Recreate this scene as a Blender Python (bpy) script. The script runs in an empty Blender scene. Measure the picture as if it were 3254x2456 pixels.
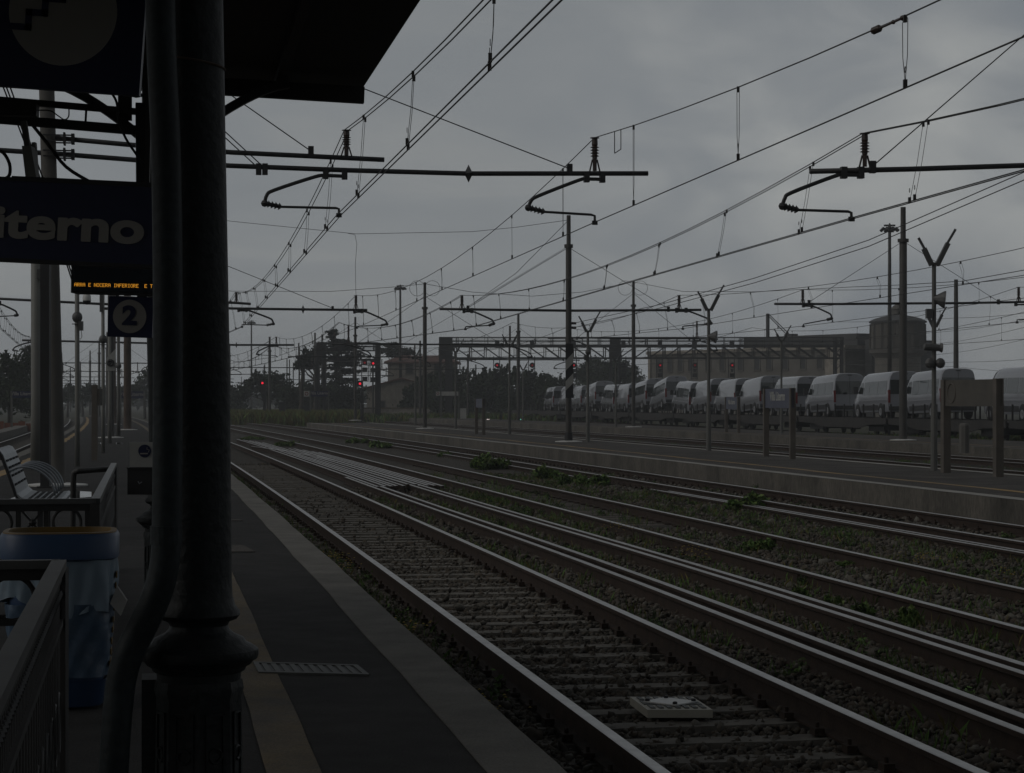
import bpy, math, random
import numpy as np
from mathutils import Vector, Matrix

# ------------------------------------------------------------------ basics
R = math.radians
rnd = random.Random(11)
npr = np.random.RandomState(5)
S = bpy.context.scene
COL = S.collection
F, H = 6800.0, 1.79            # focal length in photo pixels, eye height above the rail heads
Z1, Z2 = 0.28, 0.24            # platform heights above rail
V = Vector


def P(px, py, Y):              # photo pixel at a known distance
    return V(((px - 1627) * Y / F, Y, H - (py - 1280) * Y / F))


def G(px, py, z):              # photo pixel on a horizontal plane
    Y = F * (H - z) / (py - 1280)
    return V(((px - 1627) * Y / F, Y, z))


def TX(c, Y):                  # the tracks run along this gentle curve
    return c - .1632 * Y - .95e-4 * Y * Y


def TA(Y):                     # heading of the tracks
    return math.atan(.1632 + 1.9e-4 * Y)


def T(c, Y, z=0.):
    return V((TX(c, Y), Y, z))


def lerp(a, b, t):
    return a + (b - a) * t


WM = {}                        # world matrix of every thing and part


def wm(o):
    return WM.get(o.name, Matrix.Identity(4)) if o else Matrix.Identity(4)


def tag(o, label=None, cat=None, group=None, kind=None):
    if label: o['label'] = label
    if cat: o['category'] = cat
    if group: o['group'] = group
    if kind: o['kind'] = kind
    return o


def thing(name, label, cat, loc=(0, 0, 0), rz=0., group=None, rx=0., ry=0.):
    o = bpy.data.objects.new(name, None)
    COL.objects.link(o)
    o.empty_display_size = .2
    o.location = loc
    o.rotation_euler = (rx, ry, rz)
    WM[o.name] = Matrix.Translation(V(loc)) @ o.rotation_euler.to_matrix().to_4x4()
    return tag(o, label, cat, group)


def copy_tree(o, parent=None):
    c = o.copy()
    COL.objects.link(c)
    if parent: c.parent = parent
    for ch in list(o.children): copy_tree(ch, c)
    return c


def place(src, used, label, loc, rot, group=None):
    """first use moves the prototype itself, later uses copy it with all parts"""
    o = src if not used else copy_tree(src)
    o.location = loc
    o.rotation_euler = rot
    tag(o, label, group=group)
    return o


class MB:
    """collects shapes and links them as ONE mesh object"""

    def __init__(s):
        s.v, s.f, s.mi, s.cur = [], [], [], 0

    def add(s, vs, fs):
        n = len(s.v)
        s.v += [V(p) for p in vs]
        for f in fs:
            s.f.append([n + i for i in f])
            s.mi.append(s.cur)
        return s

    def box(s, x0, x1, y0, y1, z0, z1, M=None):
        vs = [V((x, y, z)) for z in (z0, z1) for y in (y0, y1) for x in (x0, x1)]
        if M: vs = [M @ p for p in vs]
        return s.add(vs, [(0, 2, 3, 1), (4, 5, 7, 6), (0, 1, 5, 4), (2, 6, 7, 3), (0, 4, 6, 2), (1, 3, 7, 5)])

    def bar(s, p, q, w, h=None, up=(0, 0, 1)):
        p, q = V(p), V(q)
        h = h or w
        d = (q - p).normalized()
        u = V(up)
        if abs(d.dot(u)) > .98: u = V((0, 1, 0))
        a = d.cross(u).normalized() * w / 2
        b = a.cross(d).normalized() * h / 2
        vs = [p - a - b, p + a - b, p + a + b, p - a + b, q - a - b, q + a - b, q + a + b, q - a + b]
        return s.add(vs, [(0, 1, 2, 3), (7, 6, 5, 4), (0, 4, 5, 1), (1, 5, 6, 2), (2, 6, 7, 3), (3, 7, 4, 0)])

    def tube(s, pts, r, n=8, cap=True):
        pts = [V(p) for p in pts]
        k = len(pts)
        rs = r if isinstance(r, (list, tuple)) else [r] * k
        a = None
        vs = []
        for i in range(k):
            d = (pts[min(i + 1, k - 1)] - pts[max(i - 1, 0)]).normalized()
            if a is None:
                u = V((0, 0, 1)) if abs(d.z) < .9 else V((1, 0, 0))
                a = d.cross(u).normalized()
            else:
                a = (a - d * a.dot(d)).normalized()
            b = d.cross(a)
            for j in range(n):
                t = 2 * math.pi * j / n
                vs.append(pts[i] + (a * math.cos(t) + b * math.sin(t)) * rs[i])
        fs = []
        for i in range(k - 1):
            for j in range(n):
                j2 = (j + 1) % n
                fs.append((i * n + j, i * n + j2, (i + 1) * n + j2, (i + 1) * n + j))
        if cap:
            fs.append(tuple(range(n - 1, -1, -1)))
            fs.append(tuple((k - 1) * n + j for j in range(n)))
        return s.add(vs, fs)

    def lathe(s, prof, o=(0, 0, 0), n=20, ax=None):
        """prof: (radius, height) pairs along +z or along ax"""
        o = V(o)
        q = V((0, 0, 1)).rotation_difference(V(ax)).to_matrix() if ax else Matrix.Identity(3)
        vs, fs = [], []
        for r, z in prof:
            for j in range(n):
                t = 2 * math.pi * j / n
                vs.append(o + q @ V((max(r, 1e-4) * math.cos(t), max(r, 1e-4) * math.sin(t), z)))
        for i in range(len(prof) - 1):
            for j in range(n):
                j2 = (j + 1) % n
                fs.append((i * n + j, i * n + j2, (i + 1) * n + j2, (i + 1) * n + j))
        fs.append(tuple(range(n - 1, -1, -1)))
        fs.append(tuple((len(prof) - 1) * n + j for j in range(n)))
        return s.add(vs, fs)

    def prism(s, poly, ext):
        poly = [V(p) for p in poly]
        n = len(poly)
        e = V(ext)
        return s.add(poly + [p + e for p in poly],
                     [tuple(range(n - 1, -1, -1)), tuple(range(n, 2 * n))] +
                     [(i, (i + 1) % n, n + (i + 1) % n, n + i) for i in range(n)])

    def torus(s, c, rr, r, nrm=(0, 1, 0), n=24, m=6, a0=0., a1=360.):
        c = V(c)
        q = V((0, 0, 1)).rotation_difference(V(nrm)).to_matrix()
        k = n if a1 - a0 >= 360 else n + 1
        pts = [c + q @ V((rr * math.cos(R(a0 + (a1 - a0) * i / n)), rr * math.sin(R(a0 + (a1 - a0) * i / n)), 0)) for i in range(k)]
        if a1 - a0 >= 360: pts += [pts[0], ]
        return s.tube(pts, r, m, a1 - a0 < 360)

    def ball(s, c, r, n=10, sq=(1, 1, 1), jit=0.):
        c = V(c)
        vs, fs = [], []
        m = max(4, n // 2)
        for i in range(m + 1):
            ph = math.pi * i / m
            for j in range(n):
                t = 2 * math.pi * j / n
                k = 1 + jit * (rnd.random() - .5)
                vs.append(c + V((r * sq[0] * k * math.sin(ph) * math.cos(t), r * sq[1] * k * math.sin(ph) * math.sin(t), r * sq[2] * k * math.cos(ph))))
        for i in range(m):
            for j in range(n):
                j2 = (j + 1) % n
                fs.append((i * n + j, (i + 1) * n + j, (i + 1) * n + j2, i * n + j2))
        return s.add(vs, fs)

    def build(s, name, mats, parent=None, smooth=False, local=False):
        me = bpy.data.meshes.new(name)
        inv = None if (local or not parent) else wm(parent).inverted()
        vs = [tuple(inv @ p) for p in s.v] if inv else [tuple(p) for p in s.v]
        me.from_pydata(vs, [], s.f)
        if not isinstance(mats, (list, tuple)): mats = [mats]
        for m in mats: me.materials.append(m)
        if len(mats) > 1: me.polygons.foreach_set('material_index', s.mi)
        if smooth:
            me.polygons.foreach_set('use_smooth', [True] * len(s.f))
        me.update()
        o = bpy.data.objects.new(name, me)
        COL.objects.link(o)
        if parent:
            o.parent = parent
            WM[o.name] = wm(parent)
        if smooth == 'auto':
            try:
                me.set_sharp_from_angle(angle=R(35))
            except Exception:
                pass
        return o


def np_mesh(name, vs, fs, mats, mi=None, parent=None):
    """big meshes from arrays; every face has the same number of corners"""
    me = bpy.data.meshes.new(name)
    nf, k = fs.shape
    me.vertices.add(len(vs))
    me.vertices.foreach_set('co', np.ascontiguousarray(vs, dtype=np.float32).ravel())
    me.loops.add(nf * k)
    me.loops.foreach_set('vertex_index', np.ascontiguousarray(fs, dtype=np.int32).ravel())
    me.polygons.add(nf)
    me.polygons.foreach_set('loop_start', np.arange(0, nf * k, k, dtype=np.int32))
    try:
        me.polygons.foreach_set('loop_total', np.full(nf, k, dtype=np.int32))
    except Exception:
        pass
    for m in mats: me.materials.append(m)
    if mi is not None: me.polygons.foreach_set('material_index', np.ascontiguousarray(mi, dtype=np.int32))
    me.update(calc_edges=True)
    me.validate()
    o = bpy.data.objects.new(name, me)
    COL.objects.link(o)
    if parent:
        o.parent = parent
        WM[o.name] = wm(parent)
    return o


# ------------------------------------------------------------------ materials
def mat(name, col, rough=.6, metal=0., var=.25, scale=3., bump=0., bscale=40., col2=None, coat=0., spec=.5, thr=None, detail=6., kind='noise', stretch=None, world=False, grain=0., gscale=180.):
    m = bpy.data.materials.new(name)
    m.use_nodes = True
    nt = m.node_tree
    b = nt.nodes['Principled BSDF']
    b.inputs['Roughness'].default_value = rough
    b.inputs['Metallic'].default_value = metal
    b.inputs['Specular IOR Level'].default_value = spec
    if coat: b.inputs['Coat Weight'].default_value = coat
    tc = nt.nodes.new('ShaderNodeTexCoord')
    src = tc.outputs['Object']
    if world:
        g = nt.nodes.new('ShaderNodeNewGeometry')
        src = g.outputs['Position']
    if stretch:
        mp = nt.nodes.new('ShaderNodeMapping')
        mp.inputs['Scale'].default_value = stretch
        nt.links.new(src, mp.inputs['Vector'])
        src = mp.outputs['Vector']
    if kind == 'voro':
        tx = nt.nodes.new('ShaderNodeTexVoronoi')
        tx.inputs['Scale'].default_value = scale
        fac = tx.outputs['Color']
        sep = nt.nodes.new('ShaderNodeSeparateColor')
        nt.links.new(fac, sep.inputs[0])
        fac = sep.outputs[0]
    else:
        tx = nt.nodes.new('ShaderNodeTexNoise')
        tx.inputs['Scale'].default_value = scale
        tx.inputs['Detail'].default_value = detail
        tx.inputs['Roughness'].default_value = .65
        fac = tx.outputs['Fac']
    nt.links.new(src, tx.inputs['Vector'])
    rp = nt.nodes.new('ShaderNodeValToRGB')
    c2 = col2 or [c * (1 + var) for c in col]
    c1 = col if col2 else [c * (1 - var) for c in col]
    lo, hi = thr or (.3, .7)
    rp.color_ramp.elements[0].position = lo
    rp.color_ramp.elements[1].position = hi
    rp.color_ramp.elements[0].color = (*c1, 1)
    rp.color_ramp.elements[1].color = (*c2, 1)
    nt.links.new(fac, rp.inputs[0])
    out = rp.outputs[0]
    if grain:
        for gs_, ga in ((gscale, grain), (gscale * .04, grain * .7)):
            n3 = nt.nodes.new('ShaderNodeTexNoise')
            n3.inputs['Scale'].default_value = gs_
            n3.inputs['Detail'].default_value = 4
            nt.links.new(src, n3.inputs['Vector'])
            mr = nt.nodes.new('ShaderNodeMapRange')
            mr.inputs['From Min'].default_value, mr.inputs['From Max'].default_value = .3, .7
            mr.inputs['To Min'].default_value, mr.inputs['To Max'].default_value = 1 - ga, 1 + ga
            nt.links.new(n3.outputs['Fac'], mr.inputs[0])
            vm = nt.nodes.new('ShaderNodeVectorMath')
            vm.operation = 'SCALE'
            nt.links.new(out, vm.inputs[0])
            nt.links.new(mr.outputs[0], vm.inputs['Scale'])
            out = vm.outputs[0]
    nt.links.new(out, b.inputs['Base Color'])
    if bump:
        n2 = nt.nodes.new('ShaderNodeTexVoronoi' if kind == 'voro' else 'ShaderNodeTexNoise')
        n2.inputs['Scale'].default_value = bscale
        nt.links.new(src, n2.inputs['Vector'])
        bp = nt.nodes.new('ShaderNodeBump')
        bp.inputs['Strength'].default_value = min(1, bump)
        bp.inputs['Distance'].default_value = .02
        nt.links.new(n2.outputs[0], bp.inputs['Height'])
        nt.links.new(bp.outputs[0], b.inputs['Normal'])
    return m


def glow(name, col, strength):
    m = mat(name, [c * .2 for c in col], .3)
    b = m.node_tree.nodes['Principled BSDF']
    b.inputs['Emission Color'].default_value = (*col, 1)
    b.inputs['Emission Strength'].default_value = strength
    return m


M = {
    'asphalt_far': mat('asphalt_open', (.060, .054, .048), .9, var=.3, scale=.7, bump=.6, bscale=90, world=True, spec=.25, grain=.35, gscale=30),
    'asphalt': mat('asphalt', (.024, .0228, .0218), .9, var=.3, scale=.9, bump=.7, bscale=130, world=True, spec=.25, grain=.4, gscale=110),  # near platform copy, canopy shade put into its darker colour
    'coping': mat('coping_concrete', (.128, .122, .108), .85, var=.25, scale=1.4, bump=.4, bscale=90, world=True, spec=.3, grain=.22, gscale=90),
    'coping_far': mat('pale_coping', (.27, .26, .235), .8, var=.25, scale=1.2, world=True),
    'worn_yellow': mat('worn_yellow_paint', (.13, .09, .035), .8, col2=(.085, .072, .055), scale=1.8, thr=(.3, .65), bump=.4, bscale=120, world=True, grain=.35, gscale=80),
    'pale_line': mat('worn_ochre_line', (.30, .19, .06), .8, col2=(.15, .125, .085), scale=.6, thr=(.42, .7), world=True),
    'wall_concrete': mat('platform_wall_concrete', (.105, .094, .078), .9, col2=(.038, .035, .028), scale=.8, thr=(.4, .72), bump=.4, bscale=30, stretch=(1, 1, .5), grain=.3, gscale=14, world=True),
    'ballast': mat('ballast', (.028, .025, .021), .95, col2=(.088, .08, .068), scale=21., thr=(.1, .95), kind='voro', bump=1., bscale=17., world=True, spec=.2),
    'stone_a': mat('ballast_stone_grey', (.096, .087, .073), .9, var=.3, scale=9, world=True, spec=.25),
    'stone_b': mat('ballast_stone_brown', (.080, .066, .051), .9, var=.3, scale=9, world=True, spec=.25),
    'stone_c': mat('ballast_stone_dark', (.050, .044, .037), .9, var=.3, scale=9, world=True, spec=.25),
    'stone_d': mat('ballast_stone_pale', (.125, .118, .10), .85, var=.3, scale=9, world=True, spec=.25),
    'earth': mat('earth', (.030, .027, .018), .95, col2=(.042, .045, .018), scale=.35, thr=(.4, .62), bump=.8, bscale=9, world=True, spec=.2),
    'rail_top': mat('polished_rail_head', (.50, .49, .475), .45, 1., var=.18, scale=5),
    'rail_spare': mat('spare_rail_head', (.40, .385, .37), .42, 1., var=.25, scale=4),
    'rust': mat('rusty_steel', (.032, .020, .0135), .85, var=.4, scale=6, bump=.2, bscale=60, spec=.3),
    'sleeper': mat('sleeper_concrete', (.13, .12, .103), .9, var=.3, scale=5, bump=.3, bscale=50, spec=.3),
    'wood_sleeper': mat('sleeper_wood', (.10, .085, .07), .9, var=.4, scale=4, stretch=(.4, 5, 1), bump=.5, bscale=20),
    'galv': mat('galvanised_steel', (.04, .042, .044), .55, .35, var=.2, scale=2),
    'mast': mat('mast_steel', (.056, .053, .048), .6, .2, var=.2, scale=1.2),
    'mast_concrete': mat('mast_concrete', (.11, .105, .095), .85, var=.15, scale=1.2, bump=.2, bscale=30),
    'mast_rust': mat('mast_rusty', (.075, .052, .038), .85, var=.35, scale=1.5),
    'dark_steel': mat('dark_steel', (.028, .028, .029), .55, .3, var=.2, scale=3),
    'wire': mat('copper_wire', (.035, .033, .03), .6, .4, var=.1),
    'insul': mat('insulator_brown', (.04, .024, .018), .35, 0, var=.2),
    'pole_pale': mat('pole_pale_paint', (.17, .17, .155), .6, var=.12, scale=2),
    'pole_grey': mat('pole_grey', (.10, .10, .092), .6, var=.15, scale=2),
    'lamp': mat('lamp_housing', (.09, .09, .088), .5, .2, var=.15),
    'black': mat('matt_black', (.012, .012, .013), .6, var=.2),
    'white': mat('white_paint', (.62, .62, .60), .5, var=.07, scale=2),
    'offwhite': mat('weathered_white', (.36, .36, .34), .6, var=.12, scale=2),
    'plaster_white': mat('white_ground_paint', (.55, .55, .53), .8, var=.2, scale=2.5),
    'green_iron': mat('dark_green_cast_iron', (.0095, .0125, .013), .55, 0, var=.3, scale=3, bump=.25, bscale=30, spec=.3, grain=.3, gscale=40),
    'pipe_green': mat('downpipe_green', (.015, .021, .023), .55, 0, var=.3, scale=2, spec=.3, bump=.15, bscale=30, grain=.3, gscale=40),
    'roof_wood': mat('canopy_boards', (.022, .019, .017), .8, var=.3, scale=2, stretch=(1, 12, 1)),
    'blue_sign': mat('blue_sign_enamel', (.006, .010, .050), .4, var=.1),
    'brown_sign': mat('sign_back_board', (.075, .068, .058), .8, var=.25, scale=1.5),
    'sign_white': mat('sign_white_lettering', (.30, .285, .26), .5, var=.05),
    'sign_pale': mat('faded_blue_sign', (.075, .082, .115), .6, var=.18, scale=1.2),
    'post_brown': mat('sign_post_brown', (.095, .082, .068), .7, var=.25, scale=2),
    'van': mat('van_paint', (.25, .26, .285), .22, 0, var=.03, scale=1, coat=.6),
    'van_dark': mat('van_trim_plastic', (.025, .025, .027), .6, var=.1),
    'glass': mat('dark_glass', (.02, .025, .025), .05, 0, var=.1, spec=.9),
    'tyre': mat('tyre_rubber', (.018, .018, .018), .9, var=.2),
    'rim': mat('wheel_rim', (.32, .32, .33), .4, .6, var=.1),
    'tail': mat('tail_light_red', (.17, .010, .010), .25, var=.1),
    'head': mat('headlight', (.5, .5, .5), .1, .3, var=.1),
    'wagon': mat('wagon_steel', (.024, .021, .019), .8, var=.4, scale=1.5),
    'wagon_dark': mat('wagon_underframe', (.018, .017, .017), .85, var=.3, scale=2),
    'stone_wall': mat('building_stone', (.122, .113, .099), .9, var=.28, scale=.5, bump=.2, bscale=6),
    'plaster': mat('building_plaster', (.25, .225, .19), .9, var=.28, scale=.3, grain=.2, gscale=2),
    'attic': mat('flat_roof_cladding', (.05, .05, .05), .8, var=.2, scale=.4),
    'tiles': mat('roof_tiles_red', (.105, .05, .037), .85, var=.35, scale=2, stretch=(3, .5, 1), bump=.4, bscale=6),
    'window': mat('far_window', (.024, .024, .024), .5, var=.2),
    'tower': mat('tank_concrete', (.088, .08, .068), .9, var=.3, scale=.5, stretch=(1, 1, .3)),
    'tower_shaft': mat('tower_shaft_stone', (.155, .14, .118), .9, var=.25, scale=.4),
    'tower_roof': mat('tower_roof_lead', (.06, .06, .06), .7, var=.2, scale=.5),
    'leaf_a': mat('leaf_dark', (.022, .034, .014), .7, var=.4, scale=1.5, spec=.25),
    'leaf_b': mat('leaf_mid', (.034, .052, .020), .7, var=.35, scale=1.5, spec=.25),
    'leaf_c': mat('leaf_light', (.056, .075, .026), .7, var=.3, scale=1.5, spec=.25),
    'pine_a': mat('pine_dark', (.013, .020, .014), .8, var=.3, scale=1.5, spec=.2),
    'pine_b': mat('pine_mid', (.024, .034, .022), .8, var=.3, scale=1.5, spec=.2),
    'weed_a': mat('weed_green', (.088, .155, .038), .7, var=.3, scale=4, spec=.25),
    'weed_b': mat('weed_pale', (.135, .19, .055), .7, var=.3, scale=4, spec=.25),
    'weed_y': mat('weed_flower', (.30, .22, .03), .7, var=.2),
    'dry': mat('dry_grass', (.125, .112, .036), .8, var=.35, scale=.5, spec=.2),
    'bark': mat('bark', (.045, .036, .028), .9, var=.3, scale=3),
    'bin_blue': mat('bin_blue_plastic', (.026, .058, .125), .4, var=.12, scale=3),
    'bin_yellow': mat('bin_yellow_rim', (.15, .085, .010), .5, var=.12),
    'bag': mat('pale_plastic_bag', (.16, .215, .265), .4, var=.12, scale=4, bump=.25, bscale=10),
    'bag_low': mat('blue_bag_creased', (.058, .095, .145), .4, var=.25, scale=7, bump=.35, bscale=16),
    'bench': mat('bench_steel', (.25, .27, .29), .38, .5, var=.12, scale=3),
    'iron': mat('railing_iron', (.022, .021, .020), .55, .2, var=.25, scale=5),
    'iron_top': mat('railing_worn_top', (.10, .10, .098), .42, .45, var=.25, scale=3),
    'grate': mat('grating_metal', (.065, .068, .064), .6, .3, var=.25, scale=7),
    'balise': mat('balise_plastic', (.36, .345, .29), .6, var=.12, scale=5),
    'orange_net': mat('orange_netting', (.17, .05, .022), .8, var=.4, scale=1.2),
    'amber': glow('amber_led', (1., .42, .04), .85),
    'red': glow('red_lamp', (1., .02, .05), 1.7),
    'red_far': glow('red_lamp_small', (1., .02, .05), .55),
    'red_dim': glow('red_lamp_dim', (1., .03, .05), .16),
    'dwarf_white': glow('dwarf_lamp_white', (1., .85, .8), 1.2),
    'dwarf_green': glow('dwarf_lamp_green', (.3, 1., .75), .8),
}

_g = M['glass'].node_tree.nodes['Principled BSDF']
_g.inputs['IOR'].default_value = 1.75
# ------------------------------------------------------------------ camera, sky, sun
cam = bpy.data.cameras.new('camera')
cam.sensor_fit = 'HORIZONTAL'
cam.sensor_width = 36.
cam.lens = 36 * F / 3254
cam.shift_y = 52 / 3254
cam.clip_start, cam.clip_end = .1, 6000
co = bpy.data.objects.new('camera', cam)
COL.objects.link(co)
co.location = (0, 0, H)
co.rotation_euler = (R(90), 0, 0)
S.camera = co

SUN_EL, SUN_AZ = R(40), R(250)          # the brightest part of the overcast is to the left
w = bpy.data.worlds.new('World')
S.world = w
w.use_nodes = True
nt = w.node_tree
bg = nt.nodes['Background']
sky = nt.nodes.new('ShaderNodeTexSky')
sky.sky_type = 'NISHITA'
sky.sun_disc = False
sky.sun_elevation = SUN_EL
sky.sun_rotation = SUN_AZ
sky.dust_density = 3.
tc = nt.nodes.new('ShaderNodeTexCoord')


def nd(kind, **kw):
    n = nt.nodes.new(kind)
    for k, v in kw.items(): setattr(n, k, v)
    return n


def lk(a, b): nt.links.new(a, b)


# cloud layer: flatten the direction on to a plane so clouds shrink towards the horizon
sx = nd('ShaderNodeSeparateXYZ'); lk(tc.outputs['Generated'], sx.inputs[0])
zc = nd('ShaderNodeMath', operation='MAXIMUM'); lk(sx.outputs[2], zc.inputs[0]); zc.inputs[1].default_value = 0.
za = nd('ShaderNodeMath', operation='ADD'); lk(zc.outputs[0], za.inputs[0]); za.inputs[1].default_value = .16
dv = nd('ShaderNodeVectorMath', operation='DIVIDE'); lk(tc.outputs['Generated'], dv.inputs[0])
cz = nd('ShaderNodeCombineXYZ')
for i in range(3): lk(za.outputs[0], cz.inputs[i])
lk(cz.outputs[0], dv.inputs[1])
mp = nd('ShaderNodeMapping'); lk(dv.outputs[0], mp.inputs['Vector'])
mp.inputs['Location'].default_value = (.35, .2, 0)
mp.inputs['Scale'].default_value = (1., 1.25, .35)
n1 = nd('ShaderNodeTexNoise'); n1.inputs['Scale'].default_value = 1.7; n1.inputs['Detail'].default_value = 9; n1.inputs['Roughness'].default_value = .52
n1.inputs['Distortion'].default_value = .5
lk(mp.outputs[0], n1.inputs['Vector'])
rp = nd('ShaderNodeValToRGB'); lk(n1.outputs['Fac'], rp.inputs[0])
e = rp.color_ramp.elements
e[0].position, e[0].color = .32, (3.46, 3.7, 3.92, 1)
e[1].position, e[1].color = .74, (4.4, 4.55, 4.56, 1)
m1 = e.new(.52); m1.color = (3.74, 3.97, 4.15, 1)
# thinner, brighter cloud low in the right half of the view
dt = nd('ShaderNodeVectorMath', operation='DOT_PRODUCT'); lk(tc.outputs['Generated'], dt.inputs[0])
bd = V((.19, .97, .115)).normalized(); dt.inputs[1].default_value = bd
br = nd('ShaderNodeMapRange'); lk(dt.outputs['Value'], br.inputs[0])
br.inputs['From Min'].default_value = .984; br.inputs['From Max'].default_value = 1.0
br.inputs['To Min'].default_value = 1.; br.inputs['To Max'].default_value = 1.05
# broken cloud there: direction flattened on a plane ahead, one brighter and one darker heap
dv2 = nd('ShaderNodeVectorMath', operation='SCALE'); lk(tc.outputs['Generated'], dv2.inputs[0])
iy = nd('ShaderNodeMath', operation='DIVIDE'); iy.inputs[0].default_value = 1.
ym_ = nd('ShaderNodeMath', operation='MAXIMUM'); lk(sx.outputs[1], ym_.inputs[0]); ym_.inputs[1].default_value = .2
lk(ym_.outputs[0], iy.inputs[1]); lk(iy.outputs[0], dv2.inputs['Scale'])
mp2 = nd('ShaderNodeMapping'); lk(dv2.outputs[0], mp2.inputs['Vector'])
mp2.inputs['Scale'].default_value = (1., 1., 2.1)
mp2.inputs['Rotation'].default_value = (0, R(14), 0)
n2 = nd('ShaderNodeTexNoise'); n2.inputs['Scale'].default_value = 13.; n2.inputs['Detail'].default_value = 8; n2.inputs['Roughness'].default_value = .5; n2.inputs['Distortion'].default_value = .55
lk(mp2.outputs[0], n2.inputs['Vector'])


def heap(px, py, rad, amt, prev):
    d = nd('ShaderNodeVectorMath', operation='DOT_PRODUCT'); lk(tc.outputs['Generated'], d.inputs[0])
    d.inputs[1].default_value = V(((px - 1627) / F, 1, (1280 - py) / F)).normalized()
    h = nd('ShaderNodeMapRange', interpolation_type='SMOOTHSTEP'); lk(d.outputs['Value'], h.inputs[0])
    h.inputs['From Min'].default_value = math.cos(rad / F); h.inputs['From Max'].default_value = 1.
    h.inputs['To Min'].default_value = 0.; h.inputs['To Max'].default_value = amt
    a_ = nd('ShaderNodeMath', operation='ADD'); lk(prev, a_.inputs[0]); lk(h.outputs[0], a_.inputs[1])
    return a_.outputs[0]


hv = heap(2780, 330, 600, .27, n2.outputs['Fac'])
hv = heap(3150, 480, 540, .19, hv)
hv = heap(2150, 480, 520, .06, hv)
hv = heap(2560, 90, 460, -.24, hv)
hv = heap(3300, 60, 420, -.16, hv)
hv = heap(2900, 760, 460, -.14, hv)
r2 = nd('ShaderNodeValToRGB'); lk(hv, r2.inputs[0])
e2 = r2.color_ramp.elements
e2[0].position, e2[0].color = .26, (3.0, 3.3, 3.65, 1)
e2[1].position, e2[1].color = .88, (5.35, 5.5, 5.45, 1)
m3_ = e2.new(.52); m3_.color = (3.75, 3.98, 4.18, 1)
bm = nd('ShaderNodeMapRange'); lk(dt.outputs['Value'], bm.inputs[0])
bm.inputs['From Min'].default_value = .978; bm.inputs['From Max'].default_value = .993
bm.interpolation_type = 'SMOOTHSTEP'
rm = nd('ShaderNodeMixRGB'); lk(bm.outputs[0], rm.inputs[0]); lk(rp.outputs[0], rm.inputs[1]); lk(r2.outputs[0], rm.inputs[2])
mu = nd('ShaderNodeVectorMath', operation='MULTIPLY'); lk(rm.outputs[0], mu.inputs[0])
cb = nd('ShaderNodeCombineXYZ')
for i in range(3): lk(br.outputs[0], cb.inputs[i])
lk(cb.outputs[0], mu.inputs[1])
# sky dimmed overhead and behind the viewer to darken ground and sign faces
zr = nd('ShaderNodeMapRange'); lk(sx.outputs[2], zr.inputs[0])
zr.inputs['From Min'].default_value = .0; zr.inputs['From Max'].default_value = .75
zr.inputs['To Min'].default_value = 1.12; zr.inputs['To Max'].default_value = .40
yr = nd('ShaderNodeMapRange'); lk(sx.outputs[1], yr.inputs[0])
yr.inputs['From Min'].default_value = -1; yr.inputs['From Max'].default_value = .3
yr.inputs['To Min'].default_value = .32; yr.inputs['To Max'].default_value = 1.
ym = nd('ShaderNodeMath', operation='MULTIPLY'); lk(zr.outputs[0], ym.inputs[0]); lk(yr.outputs[0], ym.inputs[1])
c3 = nd('ShaderNodeCombineXYZ')
for i in range(3): lk(ym.outputs[0], c3.inputs[i])
m2 = nd('ShaderNodeVectorMath', operation='MULTIPLY'); lk(mu.outputs[0], m2.inputs[0]); lk(c3.outputs[0], m2.inputs[1])
mx = nd('ShaderNodeMixRGB'); mx.inputs[0].default_value = .94
lk(sky.outputs[0], mx.inputs[1]); lk(m2.outputs[0], mx.inputs[2])
lk(mx.outputs[0], bg.inputs['Color'])
bg.inputs['Strength'].default_value = .1

sl = bpy.data.lights.new('sun', 'SUN')
sl.energy = .9
sl.angle = R(60)
sl.color = (1., .97, .93)
so = bpy.data.objects.new('sun', sl)
COL.objects.link(so)
so.rotation_euler = (R(90) - SUN_EL, 0, R(180) - SUN_AZ)
sd = V((math.sin(SUN_AZ) * math.cos(SUN_EL), math.cos(SUN_AZ) * math.cos(SUN_EL), math.sin(SUN_EL)))
so.rotation_euler = sd.to_track_quat('Z', 'Y').to_euler()

S.view_settings.view_transform = 'Standard'
S.view_settings.look = 'None'
S.view_settings.gamma = 1.
S.view_settings.exposure = -.72
S.cycles.max_bounces = 6
S.cycles.diffuse_bounces = 3
S.cycles.transparent_max_bounces = 8


# ------------------------------------------------------------------ ground, platforms
def strip(mb, c0, c1, Y0, Y1, z, dy=4., w0=None, w1=None):
    """a sheet between two track-parallel lines"""
    n = max(2, int((Y1 - Y0) / dy) + 1)
    vs, fs = [], []
    for i in range(n):
        Y = lerp(Y0, Y1, i / (n - 1))
        a, b = (c0(Y) if callable(c0) else c0), (c1(Y) if callable(c1) else c1)
        vs += [T(a, Y, z), T(b, Y, z)]
        if i: fs.append((2 * i - 2, 2 * i - 1, 2 * i + 1, 2 * i))
    mb.add(vs, fs)


def slab(mb, c0, c1, Y0, Y1, z0, z1, dy=4.):
    n = max(2, int((Y1 - Y0) / dy) + 1)
    vs, fs = [], []
    for i in range(n):
        Y = lerp(Y0, Y1, i / (n - 1))
        a, b = (c0(Y) if callable(c0) else c0), (c1(Y) if callable(c1) else c1)
        vs += [T(a, Y, z0), T(b, Y, z0), T(b, Y, z1), T(a, Y, z1)]
        if i:
            k = 4 * i
            for j in range(4):
                j2 = (j + 1) % 4
                fs.append((k - 4 + j, k - 4 + j2, k + j2, k + j))
    fs += [(3, 2, 1, 0), tuple(4 * (n - 1) + j for j in range(4))]
    mb.add(vs, fs)


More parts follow.
